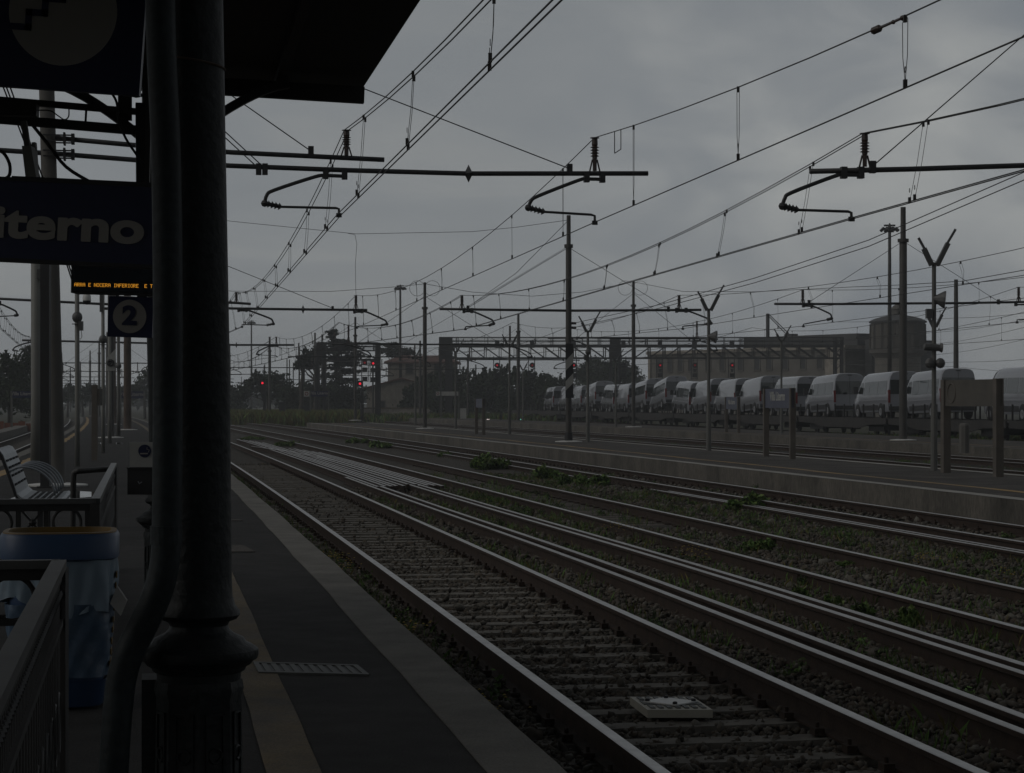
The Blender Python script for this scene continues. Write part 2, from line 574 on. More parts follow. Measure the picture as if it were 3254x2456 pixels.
def wob(c, amp, f, ph):
    return lambda Y: c + amp * (math.sin(Y * f + ph) + .6 * math.sin(Y * f * 2.3 + ph * 2) + .5 * math.sin(Y * f * 5.1 + ph))


g = MB()
g.add([(-2500, -300, -.36), (2500, -300, -.36), (2500, 4500, -.36), (-2500, 4500, -.36)], [(0, 1, 2, 3)])
tag(g.build('ground', M['earth']), kind='structure')
g = MB(); strip(g, 1.66, 13.6, -6, 240, -.225); strip(g, 18.7, 29.2, 20, 240, -.26); strip(g, -7.3, -3.9, 20, 260, -.225)
tag(g.build('ballast_bed', M['ballast']), kind='structure')
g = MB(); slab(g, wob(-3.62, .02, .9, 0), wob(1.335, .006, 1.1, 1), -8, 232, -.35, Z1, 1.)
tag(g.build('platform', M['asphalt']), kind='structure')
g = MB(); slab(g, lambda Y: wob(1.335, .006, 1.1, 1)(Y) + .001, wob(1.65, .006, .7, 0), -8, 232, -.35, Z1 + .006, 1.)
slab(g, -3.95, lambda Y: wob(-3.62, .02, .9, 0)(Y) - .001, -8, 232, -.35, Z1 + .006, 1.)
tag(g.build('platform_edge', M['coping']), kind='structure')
g = MB(); strip(g, wob(.43, .0035, 1.3, .5), wob(.655, .0035, 1.2, 2), -8, 225, Z1 + .004, .5)
tag(g.build('platform_line', M['worn_yellow']), kind='structure')
g = MB(); strip(g, wob(-3.35, .03, 1.3, .5), wob(-3.12, .03, 1.2, 2), -8, 225, Z1 + .004, 1.)
tag(g.build('platform_line', M['pale_line']), kind='structure')
# second platform
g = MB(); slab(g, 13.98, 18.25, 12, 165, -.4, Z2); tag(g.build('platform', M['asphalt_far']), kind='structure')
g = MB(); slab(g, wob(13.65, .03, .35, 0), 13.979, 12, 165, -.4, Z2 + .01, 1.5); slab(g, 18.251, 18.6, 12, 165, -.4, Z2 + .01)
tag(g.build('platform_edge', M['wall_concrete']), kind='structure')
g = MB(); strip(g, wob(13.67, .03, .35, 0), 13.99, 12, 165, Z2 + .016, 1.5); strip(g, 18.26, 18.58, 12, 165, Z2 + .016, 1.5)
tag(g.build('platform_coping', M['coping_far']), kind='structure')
g = MB(); strip(g, wob(14.95, .04, .5, 0), wob(15.13, .04, .5, .4), 12, 160, Z2 + .004, 1.5)
tag(g.build('platform_line', M['pale_line']), kind='structure')
# third platform
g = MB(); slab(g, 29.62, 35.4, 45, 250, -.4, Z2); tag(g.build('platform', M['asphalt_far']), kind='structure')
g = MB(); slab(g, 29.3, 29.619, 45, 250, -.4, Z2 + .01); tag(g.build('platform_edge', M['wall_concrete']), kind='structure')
g = MB(); strip(g, 30.5, 30.66, 45, 240, Z2 + .004); tag(g.build('platform_line', M['pale_line']), kind='structure')
# low kerb of the platform across the left-hand track
g = MB(); slab(g, -8.2, -7.35, 60, 260, -.4, .2); tag(g.build('platform_edge', M['coping']), kind='structure')

# ------------------------------------------------------------------ tracks
RP = [(-.036, -.004), (-.034, -.036), (-.009, -.05), (-.009, -.14), (-.07, -.152), (-.07, -.165), (.07, -.165), (.07, -.152), (.009, -.14), (.009, -.05), (.034, -.036), (.036, -.004), (.03, 0), (-.03, 0)]


def rail_mb(c, Y0, Y1, z, dy=3., flip=False, roll=0.):
    mb = MB()
    n = max(2, int(abs(Y1 - Y0) / dy) + 1)
    k = len(RP)
    for i in range(n):
        Y = lerp(Y0, Y1, i / (n - 1))
        p = T(c(Y) if callable(c) else c, Y, z)
        a = TA(Y)
        ux, uy = math.cos(a), math.sin(a)
        mb.v += [p + V((ux * q[0], uy * q[0], q[1])) for q in RP]
        if i:
            for j in range(k):
                j2 = (j + 1) % k
                mb.f.append([(i - 1) * k + j, (i - 1) * k + j2, i * k + j2, i * k + j])
                mb.mi.append(0 if j in (k - 2, k - 3, k - 1) else 1)
    mb.f.append(list(range(k - 1, -1, -1))); mb.mi.append(1)
    mb.f.append([(n - 1) * k + j for j in range(k)]); mb.mi.append(1)
    return mb


def sleeper(parent, kind):
    b = MB()
    if kind == 'concrete':
        pr = [(-1.15, -.02), (-1.15, 0), (-.4, -.012), (.4, -.012), (1.15, 0), (1.15, -.02)]
        b.prism([(-1.15, -.13, -.2), (1.15, -.13, -.2), (1.15, -.11, 0), (.45, -.11, -.014), (-.45, -.11, -.014), (-1.15, -.11, 0)], (0, .22, 0))
        b.cur = 1
        for s in (-.75, .75):
            for t in (-.1, .1):
                b.box(s + t - .03, s + t + .03, -.05, .05, 0, .045)
                b.lathe([(.012, .04), (.012, .075)], (s + t, 0, 0), 6)
        return b.build('sleeper', [M['sleeper'], M['rust']], parent, local=True)
    b.box(-1.25, 1.25, -.12, .12, -.2, 0)
    b.cur = 1
    for s in (-.75, .75):
        b.box(s - .16, s + .16, -.08, .08, 0, .025)
    return b.build('sleeper', [M['wood_sleeper'], M['rust']], parent, local=True)


def railway(label, c0, c1, z, Y0, Y1, kind, s0=None, n=0, step=.6, dz=-.165):
    t = thing('railway_track', label, 'railway track', T((c0 + c1) / 2, max(Y0, 8), z), group='railway tracks')
    rail_mb(c0, Y0, Y1, z).build('rail', [M['rail_top'], M['rust']], t)
    rail_mb(c1, Y0, Y1, z).build('rail', [M['rail_top'], M['rust']], t)
    proto = None
    for i in range(n):
        Y = s0 + i * step
        if proto is None: proto = sleeper(t, kind); s = proto
        else:
            s = proto.copy(); COL.objects.link(s)
        q = T((c0 + c1) / 2, Y, z + dz + rnd.uniform(-.008, .004)) - V(t.location)
        s.location = q
        s.rotation_euler = (0, 0, TA(Y) + rnd.uniform(-.012, .012))
    return t


railway('railway track nearest the platform, with concrete sleepers and a white box between its rails', 2.44, 3.98, 0, 7.6, 235, 'concrete', 8.3, 100)
railway('weedy railway track beyond the long spare rails, second from the near platform edge', 7.06, 8.57, -.05, 7.6, 235, 'wood', 19.2, 80, .62, -.172)
railway('railway track along the wall of the second platform, dark fastenings showing under its rail', 11.36, 12.83, -.03, 12, 200, 'concrete', 28.3, 95)
railway('railway track on the far side of the second platform, mostly hidden', 22.0, 23.5, -.06, 30, 230, 'wood')
railway('railway track along the wall of the third platform', 26.85, 28.35, -.06, 45, 240, 'wood')
railway('railway track left of the near platform, beyond the steel bench', -6.45, -4.95, 0, 40, 240, 'wood', 58, 60, .6)

# ------------------------------------------------------------------ spare rails
SPM = [M['rail_spare'], M['rust']]


def spare(c, Y0, Y1, z, label, group):
    return tag(rail_mb(c, Y0, Y1, z).build('spare_rail', SPM), label, 'rail', group)


bend = lambda c, k, Ya: (lambda Y: c - k * max(0, Y - Ya) ** 2)
grp = 'spare rails lying between the tracks'
spare(lambda Y: 4.80 + .12 * math.exp(-((Y - 25) / 11) ** 2), 9.2, 53, -.045, 'long rusty spare rail nearest the first track, its far end passing the bundle', grp)
spare(lambda Y: 5.02 + .14 * math.exp(-((Y - 24) / 11) ** 2), 9.2, 47.2, -.045, 'long rusty spare rail close beside the one nearest the first track, second of that pair', grp)
spare(lambda Y: 5.78 + .17 * math.exp(-((Y - 23) / 12) ** 2), 9.2, 86, -.045, 'long rusty spare rail of the further pair, on the side towards the first track', grp)
spare(lambda Y: 5.98 + .15 * math.exp(-((Y - 23) / 12) ** 2), 9.2, 86, -.045, 'long rusty spare rail of the further pair, on the side towards the weedy track', grp)
g2 = 'short rails of the bundle lying between the tracks'
lb = 'rusty spare rail lying in the wide bundle of parallel rails between the first two tracks'
for i in range(10):
    c = 4.95 + .152 * i + (.03 if i % 3 else 0)
    if i < 5:
        spare(bend(c, .00002 * (5 - i), 85), 47.1 + .12 * i, 109 - 2.4 * i, -.05 + .004 * (i % 2), lb, g2)
    elif i == 5:
        continue
    else:
        spare(c + .1, 47.3 + rnd.uniform(0, .5) + (-.3 if i > 8 else 0), 84 - 1.3 * (i - 6) + rnd.uniform(-1, 1), -.05 + .004 * (i % 2), lb, g2)
spare(bend(5.72, .0021, 66), 48, 90, -.03, 'rusty spare rail curling to the left out of the middle of the bundle', grp)
spare(bend(5.9, .0024, 66), 48, 86, -.03, 'bent spare rail curling left beside the other bent one in the bundle', grp)
spare(10.93, 23, 47, -.1, 'thin spare rail in the grass in front of the third track, left of its twin', grp)
spare(11.08, 22, 46, -.1, 'thin spare rail in the grass, close beside the third track', grp)
spare(10.9, 52, 68, -.1, 'short spare rail half hidden by green bushes before the second platform wall', grp)
spare(11.0, 71, 98, -.1, 'spare rail lying far off between the second and third track, beyond the bushes', grp)

# ------------------------------------------------------------------ loose stones of the ballast
ICO = np.array([(0, 0, 1), (.894, 0, .447), (.276, .851, .447), (-.724, .526, .447), (-.724, -.526, .447), (.276, -.851, .447),
                (.724, .526, -.447), (-.276, .851, -.447), (-.894, 0, -.447), (-.276, -.851, -.447), (.724, -.526, -.447), (0, 0, -1)])
ICF = np.array([(0, 1, 2), (0, 2, 3), (0, 3, 4), (0, 4, 5), (0, 5, 1), (1, 6, 2), (2, 7, 3), (3, 8, 4), (4, 9, 5), (5, 10, 1),
                (2, 6, 7), (3, 7, 8), (4, 8, 9), (5, 9, 10), (1, 10, 6), (11, 7, 6), (11, 8, 7), (11, 9, 8), (11, 10, 9), (11, 6, 10)])


def stones(name, regs, label):
    cs, Ys, rs, zs = [], [], [], []
    for c0, c1, Y0, Y1, dens, r0, r1, z in regs:
        n = int((c1 - c0) * (Y1 - Y0) * dens)
        cs.append(npr.uniform(c0, c1, n)); Ys.append(npr.uniform(Y0, Y1, n))
        rs.append(npr.uniform(r0, r1, n) * npr.uniform(.6, 1.25, n) * (1 + .6 * (npr.rand(n) > .93))); zs.append(np.full(n, z) + npr.uniform(-.012, .022, n))
    c, Y, r, z = [np.concatenate(a) for a in (cs, Ys, rs, zs)]
    n = len(c)
    X = c - .1632 * Y - .95e-4 * Y * Y
    sc = npr.uniform(.5, 1.3, (n, 1, 3)) * r[:, None, None]
    sc[:, :, 2] *= .75
    jit = npr.uniform(.5, 1.35, (n, 12, 1))
    a = npr.uniform(0, 6.283, n)
    v = ICO[None] * jit * sc
    t = npr.uniform(-1.2, 1.2, n)
    v2 = v.copy()
    v2[:, :, 1] = v[:, :, 1] * np.cos(t)[:, None] - v[:, :, 2] * np.sin(t)[:, None]
    v2[:, :, 2] = v[:, :, 1] * np.sin(t)[:, None] + v[:, :, 2] * np.cos(t)[:, None]
    x = v2[:, :, 0] * np.cos(a)[:, None] - v2[:, :, 1] * np.sin(a)[:, None]
    y = v2[:, :, 0] * np.sin(a)[:, None] + v2[:, :, 1] * np.cos(a)[:, None]
    w_ = np.stack([x + X[:, None], y + Y[:, None], v2[:, :, 2] + z[:, None]], 2).reshape(-1, 3)
    f = (ICF[None] + (np.arange(n) * 12)[:, None, None]).reshape(-1, 3)
    mi = np.repeat(npr.choice(4, n, p=[.42, .32, .21, .05]), 20)
    o = np_mesh(name, w_, f, [M['stone_a'], M['stone_b'], M['stone_c'], M['stone_d']], mi)
    return tag(o, label, 'stones', kind='stuff')


stones('ballast_stones', [
    (1.68, 2.33, 7.5, 30, 700, .015, .035, -.178), (2.5, 3.92, 7.5, 30, 560, .014, .031, -.206), (2.5, 3.92, 7.5, 45, 12, .016, .03, -.15), (4.05, 7., 8, 26, 380, .016, .037, -.21),
    (7.1, 11.2, 14, 34, 170, .02, .045, -.215), (1.68, 2.35, 30, 70, 60, .03, .055, -.20), (2.55, 3.9, 30, 70, 60, .03, .05, -.225),
    (4.1, 7., 26, 50, 70, .03, .055, -.21), (8.7, 11.3, 34, 60, 60, .03, .06, -.215), (11.4, 13.5, 26, 60, 45, .03, .06, -.21)],
    'loose grey and brown ballast stones around the rails')

# ------------------------------------------------------------------ damp air: far things fade to a pale grey
hm = bpy.data.materials.new('haze_air')
hm.use_nodes = True
hn = hm.node_tree
for n_ in list(hn.nodes):
    if n_.type == 'BSDF_PRINCIPLED': hn.nodes.remove(n_)
pv = hn.nodes.new('ShaderNodeVolumePrincipled')
pv.inputs['Color'].default_value = (.90, .93, .95, 1)
pv.inputs['Density'].default_value = .0007
hn.links.new(pv.outputs[0], hn.nodes['Material Output'].inputs['Volume'])
hb = MB(); hb.box(-420, 420, -110, 760, -1.4, 24)
tag(hb.build('haze', hm), 'thin damp haze over the tracks', 'haze', kind='stuff')
# ------------------------------------------------------------------ overhead line masts
def LQ(B, a, px, py):
    """photo pixel on the cross-track plane through a mast -> local (x, z)"""
    k = (px - 1627) / F
    t = math.tan(a)
    Y = (B.y - t * B.x) / (1 - t * k)
    return ((k * Y - B.x) / math.cos(a), H - (py - 1280) * Y / F - B.z)


def WQ(B, a, px, py):
    x, z = LQ(B, a, px, py)
    return V((B.x + x * math.cos(a), B.y + x * math.sin(a), B.z + z))


def insulator(th, x, z0, z1, sub=None):
    b = MB()
    h = z1 - z0
    for s in (-1, 1):
        b.bar((x + s * .1, 0, z0), (x + s * .045, 0, z0 + h * .36), .026)
    b.lathe([(.04, z0 + .02), (.04, z0 + h * .36), (.05, z0 + h * .4)], (x, 0, 0), 8)
    pr = [(.05, z0 + h * .38)]
    for i in range(4):
        zz = z0 + h * (.44 + .085 * i)
        pr += [(.05, zz), (.088, zz + .01), (.05, zz + h * .05)]
    pr += [(.06, z0 + h * .8), (.055, z0 + h * .97), (.09, z0 + h * .98), (.09, z0 + h)]
    b.lathe(pr, (x, 0, 0), 10)
    return b.build('insulator', M['insul'], th, local=True)


def L3(p): return [V((x, 0, z)) for x, z in p]


def smooth_pts(pts, k=4):
    """round the corners of a polyline"""
    out = [pts[0]]
    for i in range(len(pts) - 1):
        p0, p1, p2, p3 = pts[max(i - 1, 0)], pts[i], pts[i + 1], pts[min(i + 2, len(pts) - 1)]
        for j in range(1, k + 1):
            t = j / k
            out.append(.5 * ((2 * p1) + (-p0 + p2) * t + (2 * p0 - 5 * p1 + 4 * p2 - p3) * t * t + (-p0 + 3 * p1 - 3 * p2 + p3) * t ** 3))
    return out


def steady(th, swan, reg, r=.035):
    b = MB()
    b.tube(smooth_pts(L3(swan)), r, 7)
    for x, z in swan[:2]:
        b.box(x - .05, x + .05, -.06, .06, z - .06, z + .14)
    e, f = swan[-1], reg[0]
    b.ball((e[0], 0, e[1]), .07, 8)
    for i in range(4):                                  # ribbed insulator at the end of the swan neck
        t = .25 + i * .22
        p = V((lerp(e[0], f[0], t), 0, lerp(e[1], f[1], t)))
        d = V((f[0] - e[0], 0, f[1] - e[1])).normalized()
        b.tube([p - d * .02, p + d * .02], [.072, .04], 8)
    b.tube(L3([e, f]), .04, 6)
    b.tube(L3(reg), .026, 6)
    b.box(reg[-1][0] - .05, reg[-1][0] + .05, -.03, .03, reg[-1][1] - .05, reg[-1][1] + .03)
    return b.build('steady_arm', M['dark_steel'], th, local=True)


def arm_tube(th, pts, r=.045, name='cantilever_arm'):
    b = MB()
    b.tube(L3(pts), r, 8)
    return b.build(name, M['dark_steel'], th, True, local=True)


def stay(th, p, q, r=.011):
    b = MB()
    b.tube(L3([p, q]), r, 5)
    b.box(q[0] - .05, q[0] + .05, -.05, .05, q[1] - .12, q[1] + .09)
    return b.build('stay_wire', M['dark_steel'], th, local=True)


def mast(label, B, a, top, r0=.13, r1=.09, step=None, m='mast', lean=0., group='overhead line masts', base=True, name='catenary_mast'):
    t = thing(name, label, 'mast', B, a, group)
    b = MB()
    hh = top - B.z
    if step:
        s = step - B.z
        b.lathe([(r0 * 1.05, 0), (r0, s), (r1, s + .1), (r1 * .95, hh)], (0, 0, 0), 12)
        b.lathe([(r0 * 1.5, s - .02), (r0 * 1.5, s + .12)], (0, 0, 0), 10)
    else:
        b.tube([(0, 0, 0), (lean * hh, 0, hh)], [r0, r1], 12)
    b.build('pole', M[m], t, 'auto', local=True)
    if base:
        b = MB()
        b.lathe([(.55, -.005), (.55, .025), (.3, .05)], (0, 0, 0), 14)
        b.build('base_plinth', M['plaster_white'], t, local=True)
    return t


def diamond(th, x, z, s=.17):
    b = MB()
    b.lathe([(.0, -.09), (.05, -.06), (s, 0), (.05, .06), (0, .09)], (x, 0, z), 4, (1, 0, 0))
    return b.build('joint_flange', M['dark_steel'], th, local=True)


def gen_arms(t, B, z, sides, both=True, L=5.6, rr=.05):
    """generic arms of the more distant masts; sides: list of (direction, track offset, swan towards)"""
    for sd, xt, sw in sides:
        end = sd * L
        arm_tube(t, [(0, z), (end * .5, z + .03), (end, z)], rr)
        insulator(t, xt, z + .03, z + 1.15)
        s0, s1 = xt + sw * -.2, xt + sw * .2
        steady(t, [(s0, z - .1), (s1, z - .12), (xt + sw * 1.15, z - .45), (xt + sw * 1.35, z - .72)],
               [(xt + sw * 1.1, z - .76), (xt + sw * .05, z - .78), (xt + sw * .05, z - .9)], .04)
        stay(t, (0, z + 2.9), (xt - sd * .5, z + .02), .014)


GM = 'overhead line masts'
# near mast at the left, its arms reach over the first two tracks
A1 = TA(39)
B1 = P(182, 1543, 39)
m1 = mast('pale concrete mast near the platform seats, its long arms reaching over both near tracks', B1, A1, 9.9, .15, .135, m='mast_concrete', lean=-.026)
q = lambda x, y: LQ(B1, A1, x, y)
arm_tube(m1, [q(175, 438), q(426, 461), q(737, 484), q(1221, 507.5)], .046)
arm_tube(m1, [q(-420, 444), q(0, 477), q(199, 490), q(429, 508), q(733, 526.5), q(1107, 541), q(1489, 551.5), q(2059, 551)], .046)
diamond(m1, *q(1489, 551.5))
insulator(m1, q(1101, 0)[0], q(1101, 497)[1], q(1101, 413)[1])
insulator(m1, q(1890, 0)[0], q(1890, 546)[1], q(1890, 437)[1])
steady(m1, [q(1095, 560), q(1035, 558), q(1000, 562), q(872, 604), q(848, 620), q(841, 646)], [q(893, 657), q(1068, 661), q(1077, 664), q(1077, 682)])
steady(m1, [q(1914, 570), q(1864, 569), q(1838, 573), q(1712, 622), q(1688, 638), q(1679, 660)], [q(1730, 673), q(1878, 682), q(1890, 686), q(1890, 706)])
tp = (-.25, 9.5)
for e in ((988, 480), (1810, 536)): stay(m1, tp, q(*e))
stay(m1, (tp[0], tp[1] - .12), q(822, 535)); stay(m1, tp, q(842, 535))
b = MB()
for y in (441, 490):
    x, z = q(182, y)
    x -= .05
    for d in (-.05, .05):
        b.bar((x - .2, -.17, z + d), (x + .35, -.17, z + d), .025); b.bar((x - .2, .17, z + d), (x + .35, .17, z + d), .025)
    b.box(x + .16, x + .2, -.2, .2, z - .1, z + .1); b.box(x + .3, x + .36, -.12, .12, z - .09, z + .09)
b.build('arm_clamp', M['dark_steel'], m1, local=True)

# mast out of frame at the right whose arm carries the third track's wires
AR = TA(38)
BR = T(16.5, 37.5, Z2)
mr = mast('dark steel mast at the right edge whose arm holds wires of the third track', BR, AR, 9.6, .13, .09, 7.5)
q = lambda x, y: LQ(BR, AR, x, y)
arm_tube(mr, [q(2574, 544.5), q(2900, 537), q(3254, 525.5), (0, q(3465, 519)[1]), (5.8, q(3465, 519)[1] + .1)], .046)
insulator(mr, q(2748, 0)[0], q(2748, 533)[1], q(2749, 423)[1])
steady(mr, [q(2735, 556), q(2681, 556), q(2651, 560), q(2515, 612), q(2494, 630), q(2486, 655)], [q(2536, 667), q(2695, 672), q(2705, 676), q(2706, 694)])
stay(mr, (0, 9.1), q(2773, 528))

# big mast in the middle of the second platform, with the striped board
B2 = G(1807, 1404, Z2)
A2 = TA(B2.y)
m2 = mast('tall dark mast with a black and white striped board, on the second platform', B2, A2, H + 596 * B2.y / F, .118, .088, H + 494 * B2.y / F)
q = lambda x, y: LQ(B2, A2, x, y)
za = q(1806, 987)[1]
arm_tube(m2, [q(1397, 981.5), q(1560, 984), (0, za)], .05)
arm_tube(m2, [(0, za), q(2000, 986), q(2228, 984.5)], .05)
insulator(m2, q(1468, 0)[0], q(1468, 980)[1], q(1468, 938)[1])
insulator(m2, q(2158, 0)[0], q(2158, 983)[1], q(2158, 938)[1])
steady(m2, [q(1474, 990), q(1499, 990), q(1512, 993), q(1553, 1011), q(1565, 1018), q(1569, 1028)], [q(1553, 1034), q(1482, 1038), q(1479, 1039), q(1479, 1045)])
steady(m2, [q(2150, 989), q(2180, 989), q(2195, 991), q(2244, 1010), q(2256, 1017), q(2260, 1027)], [q(2243, 1030), q(2174, 1036), q(2170, 1037), q(2170, 1044)])
for e in ((1487, 978), (2124, 981)): stay(m2, (0, q(1806, 786)[1]), q(*e))
b = MB()
x0, x1, z0, z1 = -.155, .155, q(1800, 1264)[1], q(1800, 1092)[1]
b.box(x0, x1, -.16, -.13, z0, z1)
b.cur = 1
for f0, f1 in ((.22, .46), (.60, .83)):
    zl0, zl1 = lerp(z1, z0, f1), lerp(z1, z0, f0)
    d = .16
    b.add([(x0, -.164, zl0 - .08), (x0, -.164, zl1 - .2), (x1, -.164, zl1 + .12), (x1, -.164, zl0 + .22)], [(0, 3, 2, 1)])
b.build('striped_board', [M['black'], M['offwhite']], m2, local=True)
b = MB(); b.lathe([(.16, .03), (.16, .36), (.125, .38)], (0, 0, 0), 12); b.build('base_collar', M['black'], m2, local=True)
b = MB()
for y in (1027, 1041):
    z = q(1812, y)[1]
    b.tube([(.1, 0, z), (.3, 0, z)], .05, 8)
b.build('insulator', M['insul'], m2, local=True)

# mast on the third platform, right
B3 = G(2870, 1399, Z2)
A3 = TA(B3.y)
m3 = mast('tall thick mast on the third platform in front of the water tower', B3, A3, H + 622 * B3.y / F, .158, .115, H + 512 * B3.y / F)
q = lambda x, y: LQ(B3, A3, x, y)
za = q(2868, 964)[1]
arm_tube(m3, [q(2461, 965.5), q(2660, 966), (0, za)], .05)
arm_tube(m3, [(0, za), q(3060, 963), q(3330, 958)], .05)
insulator(m3, q(2551, 0)[0], q(2551, 966)[1], q(2552, 920)[1])
insulator(m3, q(3237, 0)[0], q(3237, 960)[1], q(3237, 912)[1])
steady(m3, [q(2553, 972), q(2580, 973), q(2595, 977), q(2634, 995), q(2641, 1002), q(2643, 1012)], [q(2627, 1016), q(2558, 1029), q(2553, 1030), q(2553, 1036)])
steady(m3, [q(3228, 968), q(3260, 968), q(3280, 973), q(3330, 998), q(3338, 1010)], [q(3320, 1014), q(3240, 1015), q(3232, 1016), q(3232, 1024)])
for e in ((2571, 960), (3173, 958)): stay(m3, (0, q(2868, 766)[1]), q(*e))

# the rows of masts going away
bases = {}


def far_mast(key, label, B, top, sides, z=5.75, r=.12, **kw):
    t = mast(label, B, TA(B.y), top, r, r * .75, top - 1.6, **kw)
    if sides: gen_arms(t, B, z - B.z, sides)
    bases[key] = B
    return t


far_mast('c3', 'slim mast on the third platform beside the vans, with a pale plinth', G(2013, 1357, Z2), H + 386 * G(2013, 1357, Z2).y / F, [(-1, -4.2, 1), (1, 4.2, 1)], 5.9)
far_mast('c2', 'slim mast on the second platform in front of the red roofed house', G(1350, 1362, Z2), H + 383 * G(1350, 1362, Z2).y / F, [(-1, -4.6, 1), (1, 5.2, 1)], 5.3)
far_mast('b2', 'slim mast at the far end of the second platform before the dark conifer', P(1129, 1336, 178), H + 273 * 178 / F, [(-1, -4.7, 1), (1, 5, 1)], 5.6)
BB = P(352, 1391, 92)
AB = TA(92)
mb_ = mast('dark mast with long arms farther along the near platform, behind the number sign', BB, AB, 9.9, .15, .12, m='mast')
q = lambda x, y: LQ(BB, AB, x, y)
arm_tube(mb_, [q(352, 942), q(739, 961.8), q(797, 965.5)], .055)
arm_tube(mb_, [q(-60, 946), q(210, 960), q(316, 965.5), q(739, 980), q(963, 983), q(1167, 985)], .055)
diamond(mb_, *q(963, 983), .2)
insulator(mb_, q(751, 0)[0], q(751, 962)[1], q(751, 928)[1])
insulator(mb_, q(1131, 0)[0], q(1131, 982)[1], q(1131, 938)[1])
steady(mb_, [q(758, 987), q(783, 987), q(795, 988), q(852, 1009), q(865, 1017), q(869, 1029)], [q(847, 1033), q(777, 1031), q(769, 1031.5), q(769, 1038)], .04)
steady(mb_, [q(1126, 992), q(1150, 991), q(1167, 992), q(1216, 1014), q(1226, 1020), q(1230, 1030)], [q(1210, 1033.5), q(1138, 1036.5), q(1134, 1037), q(1134, 1041)], .04)
steady(mb_, [q(-30, 956), q(0, 966), q(12, 970), q(40, 983), q(51, 990), q(55, 1001)], [q(45, 1003), q(-30, 1007), q(-33, 1012)], .04)
stay(mb_, (0, 9.4), q(1057, 979), .014)
bases['a1'] = BB
BC = T(-1.3, 150, Z1)
AC = TA(150)
mc = mast('third mast of the row on the near platform, brown and mostly behind the downpipe', BC, AC, 9.6, .17, .13, m='mast_rust')
q = lambda x, y: LQ(BC, AC, x, y)
zc_ = q(500, 1090)[1]
arm_tube(mc, [q(70, 1081), q(300, 1086), q(500, 1091), q(751, 1096), q(934, 1096)], .07)
diamond(mc, *q(751, 1096), .24)
insulator(mc, q(878, 0)[0], q(878, 1095)[1], q(878, 1070)[1])
steady(mc, [q(883, 1100), q(866, 1100), q(850, 1102), q(824, 1114), q(818, 1119), q(816, 1125)], [q(826, 1128), q(860, 1129), q(877, 1130), q(880, 1133)], .05)
steady(mc, [q(105, 1086), q(90, 1089), q(70, 1094), q(50, 1102), q(44, 1107), q(41, 1112)], [q(56, 1115), q(80, 1116), q(88, 1117), q(88, 1120)], .05)
bases['a2'] = BC
mast('reddish concrete mast with a pale plinth beside the number sign, on the near platform', P(405, 1366, 119), TA(119), 8.8, .22, .19, m='mast_rust')
lbl = ['near platform row', 'second platform row', 'third platform row']
for r_, (c, y0, n, c1_) in enumerate(((-1.3, 206, 6, -.5), (16.7, 232, 5, 0), (35., 190, 5, 0))):
    for i in range(n):
        Y = y0 + i * 54
        t = far_mast('%d_%d' % (r_, i), ['small distant mast in the haze, %s of the %s' % (o_, lbl[r_]) for o_ in ('nearest far one', 'second far one', 'third far one', 'fourth far one', 'fifth far one', 'last one')][i],
                     T(c, Y, .0), 9.2 + rnd.uniform(-.6, .5), [(-1, -4.4, 1), (1, 4.6, -1)], 5.6, .15, group='distant masts', base=False)
for i, (px, py, Y) in enumerate(((1001, 1057, 240), (951, 1101, 300), (912, 1140, 380), (932, 1152, 420), (920, 1142, 400), (1023, 1062, 330), (3038, 888, 140), (1185, 1142, 260), (1487, 1124, 230), (1512, 1158, 300))):
    o_ = P(px, py, Y)
    mast(['thin dark mast standing left of the tall conifer', 'thin mast rising from the round pine', 'twin of two close dark masts among the wires', 'thin short mast near the round pine', 'thick far mast of the close pair left of the pine',
          'mast beside the signal bridge among the conifer branches', 'dark mast behind the van train, right of the water tower', 'thin mast left of the red roofed house',
          'thin mast rising out of the hedge under the long signal bridge', 'short mast standing in the hedge below the signal bridge'][i],
         V((o_.x, Y, -.3)), TA(Y), o_.z, .13 if i != 6 else .2, .10 if i != 6 else .13, m='mast', group='distant masts', base=False)

# ------------------------------------------------------------------ overhead wires
def wpt(B, a, px, py): return WQ(B, a, px, py)


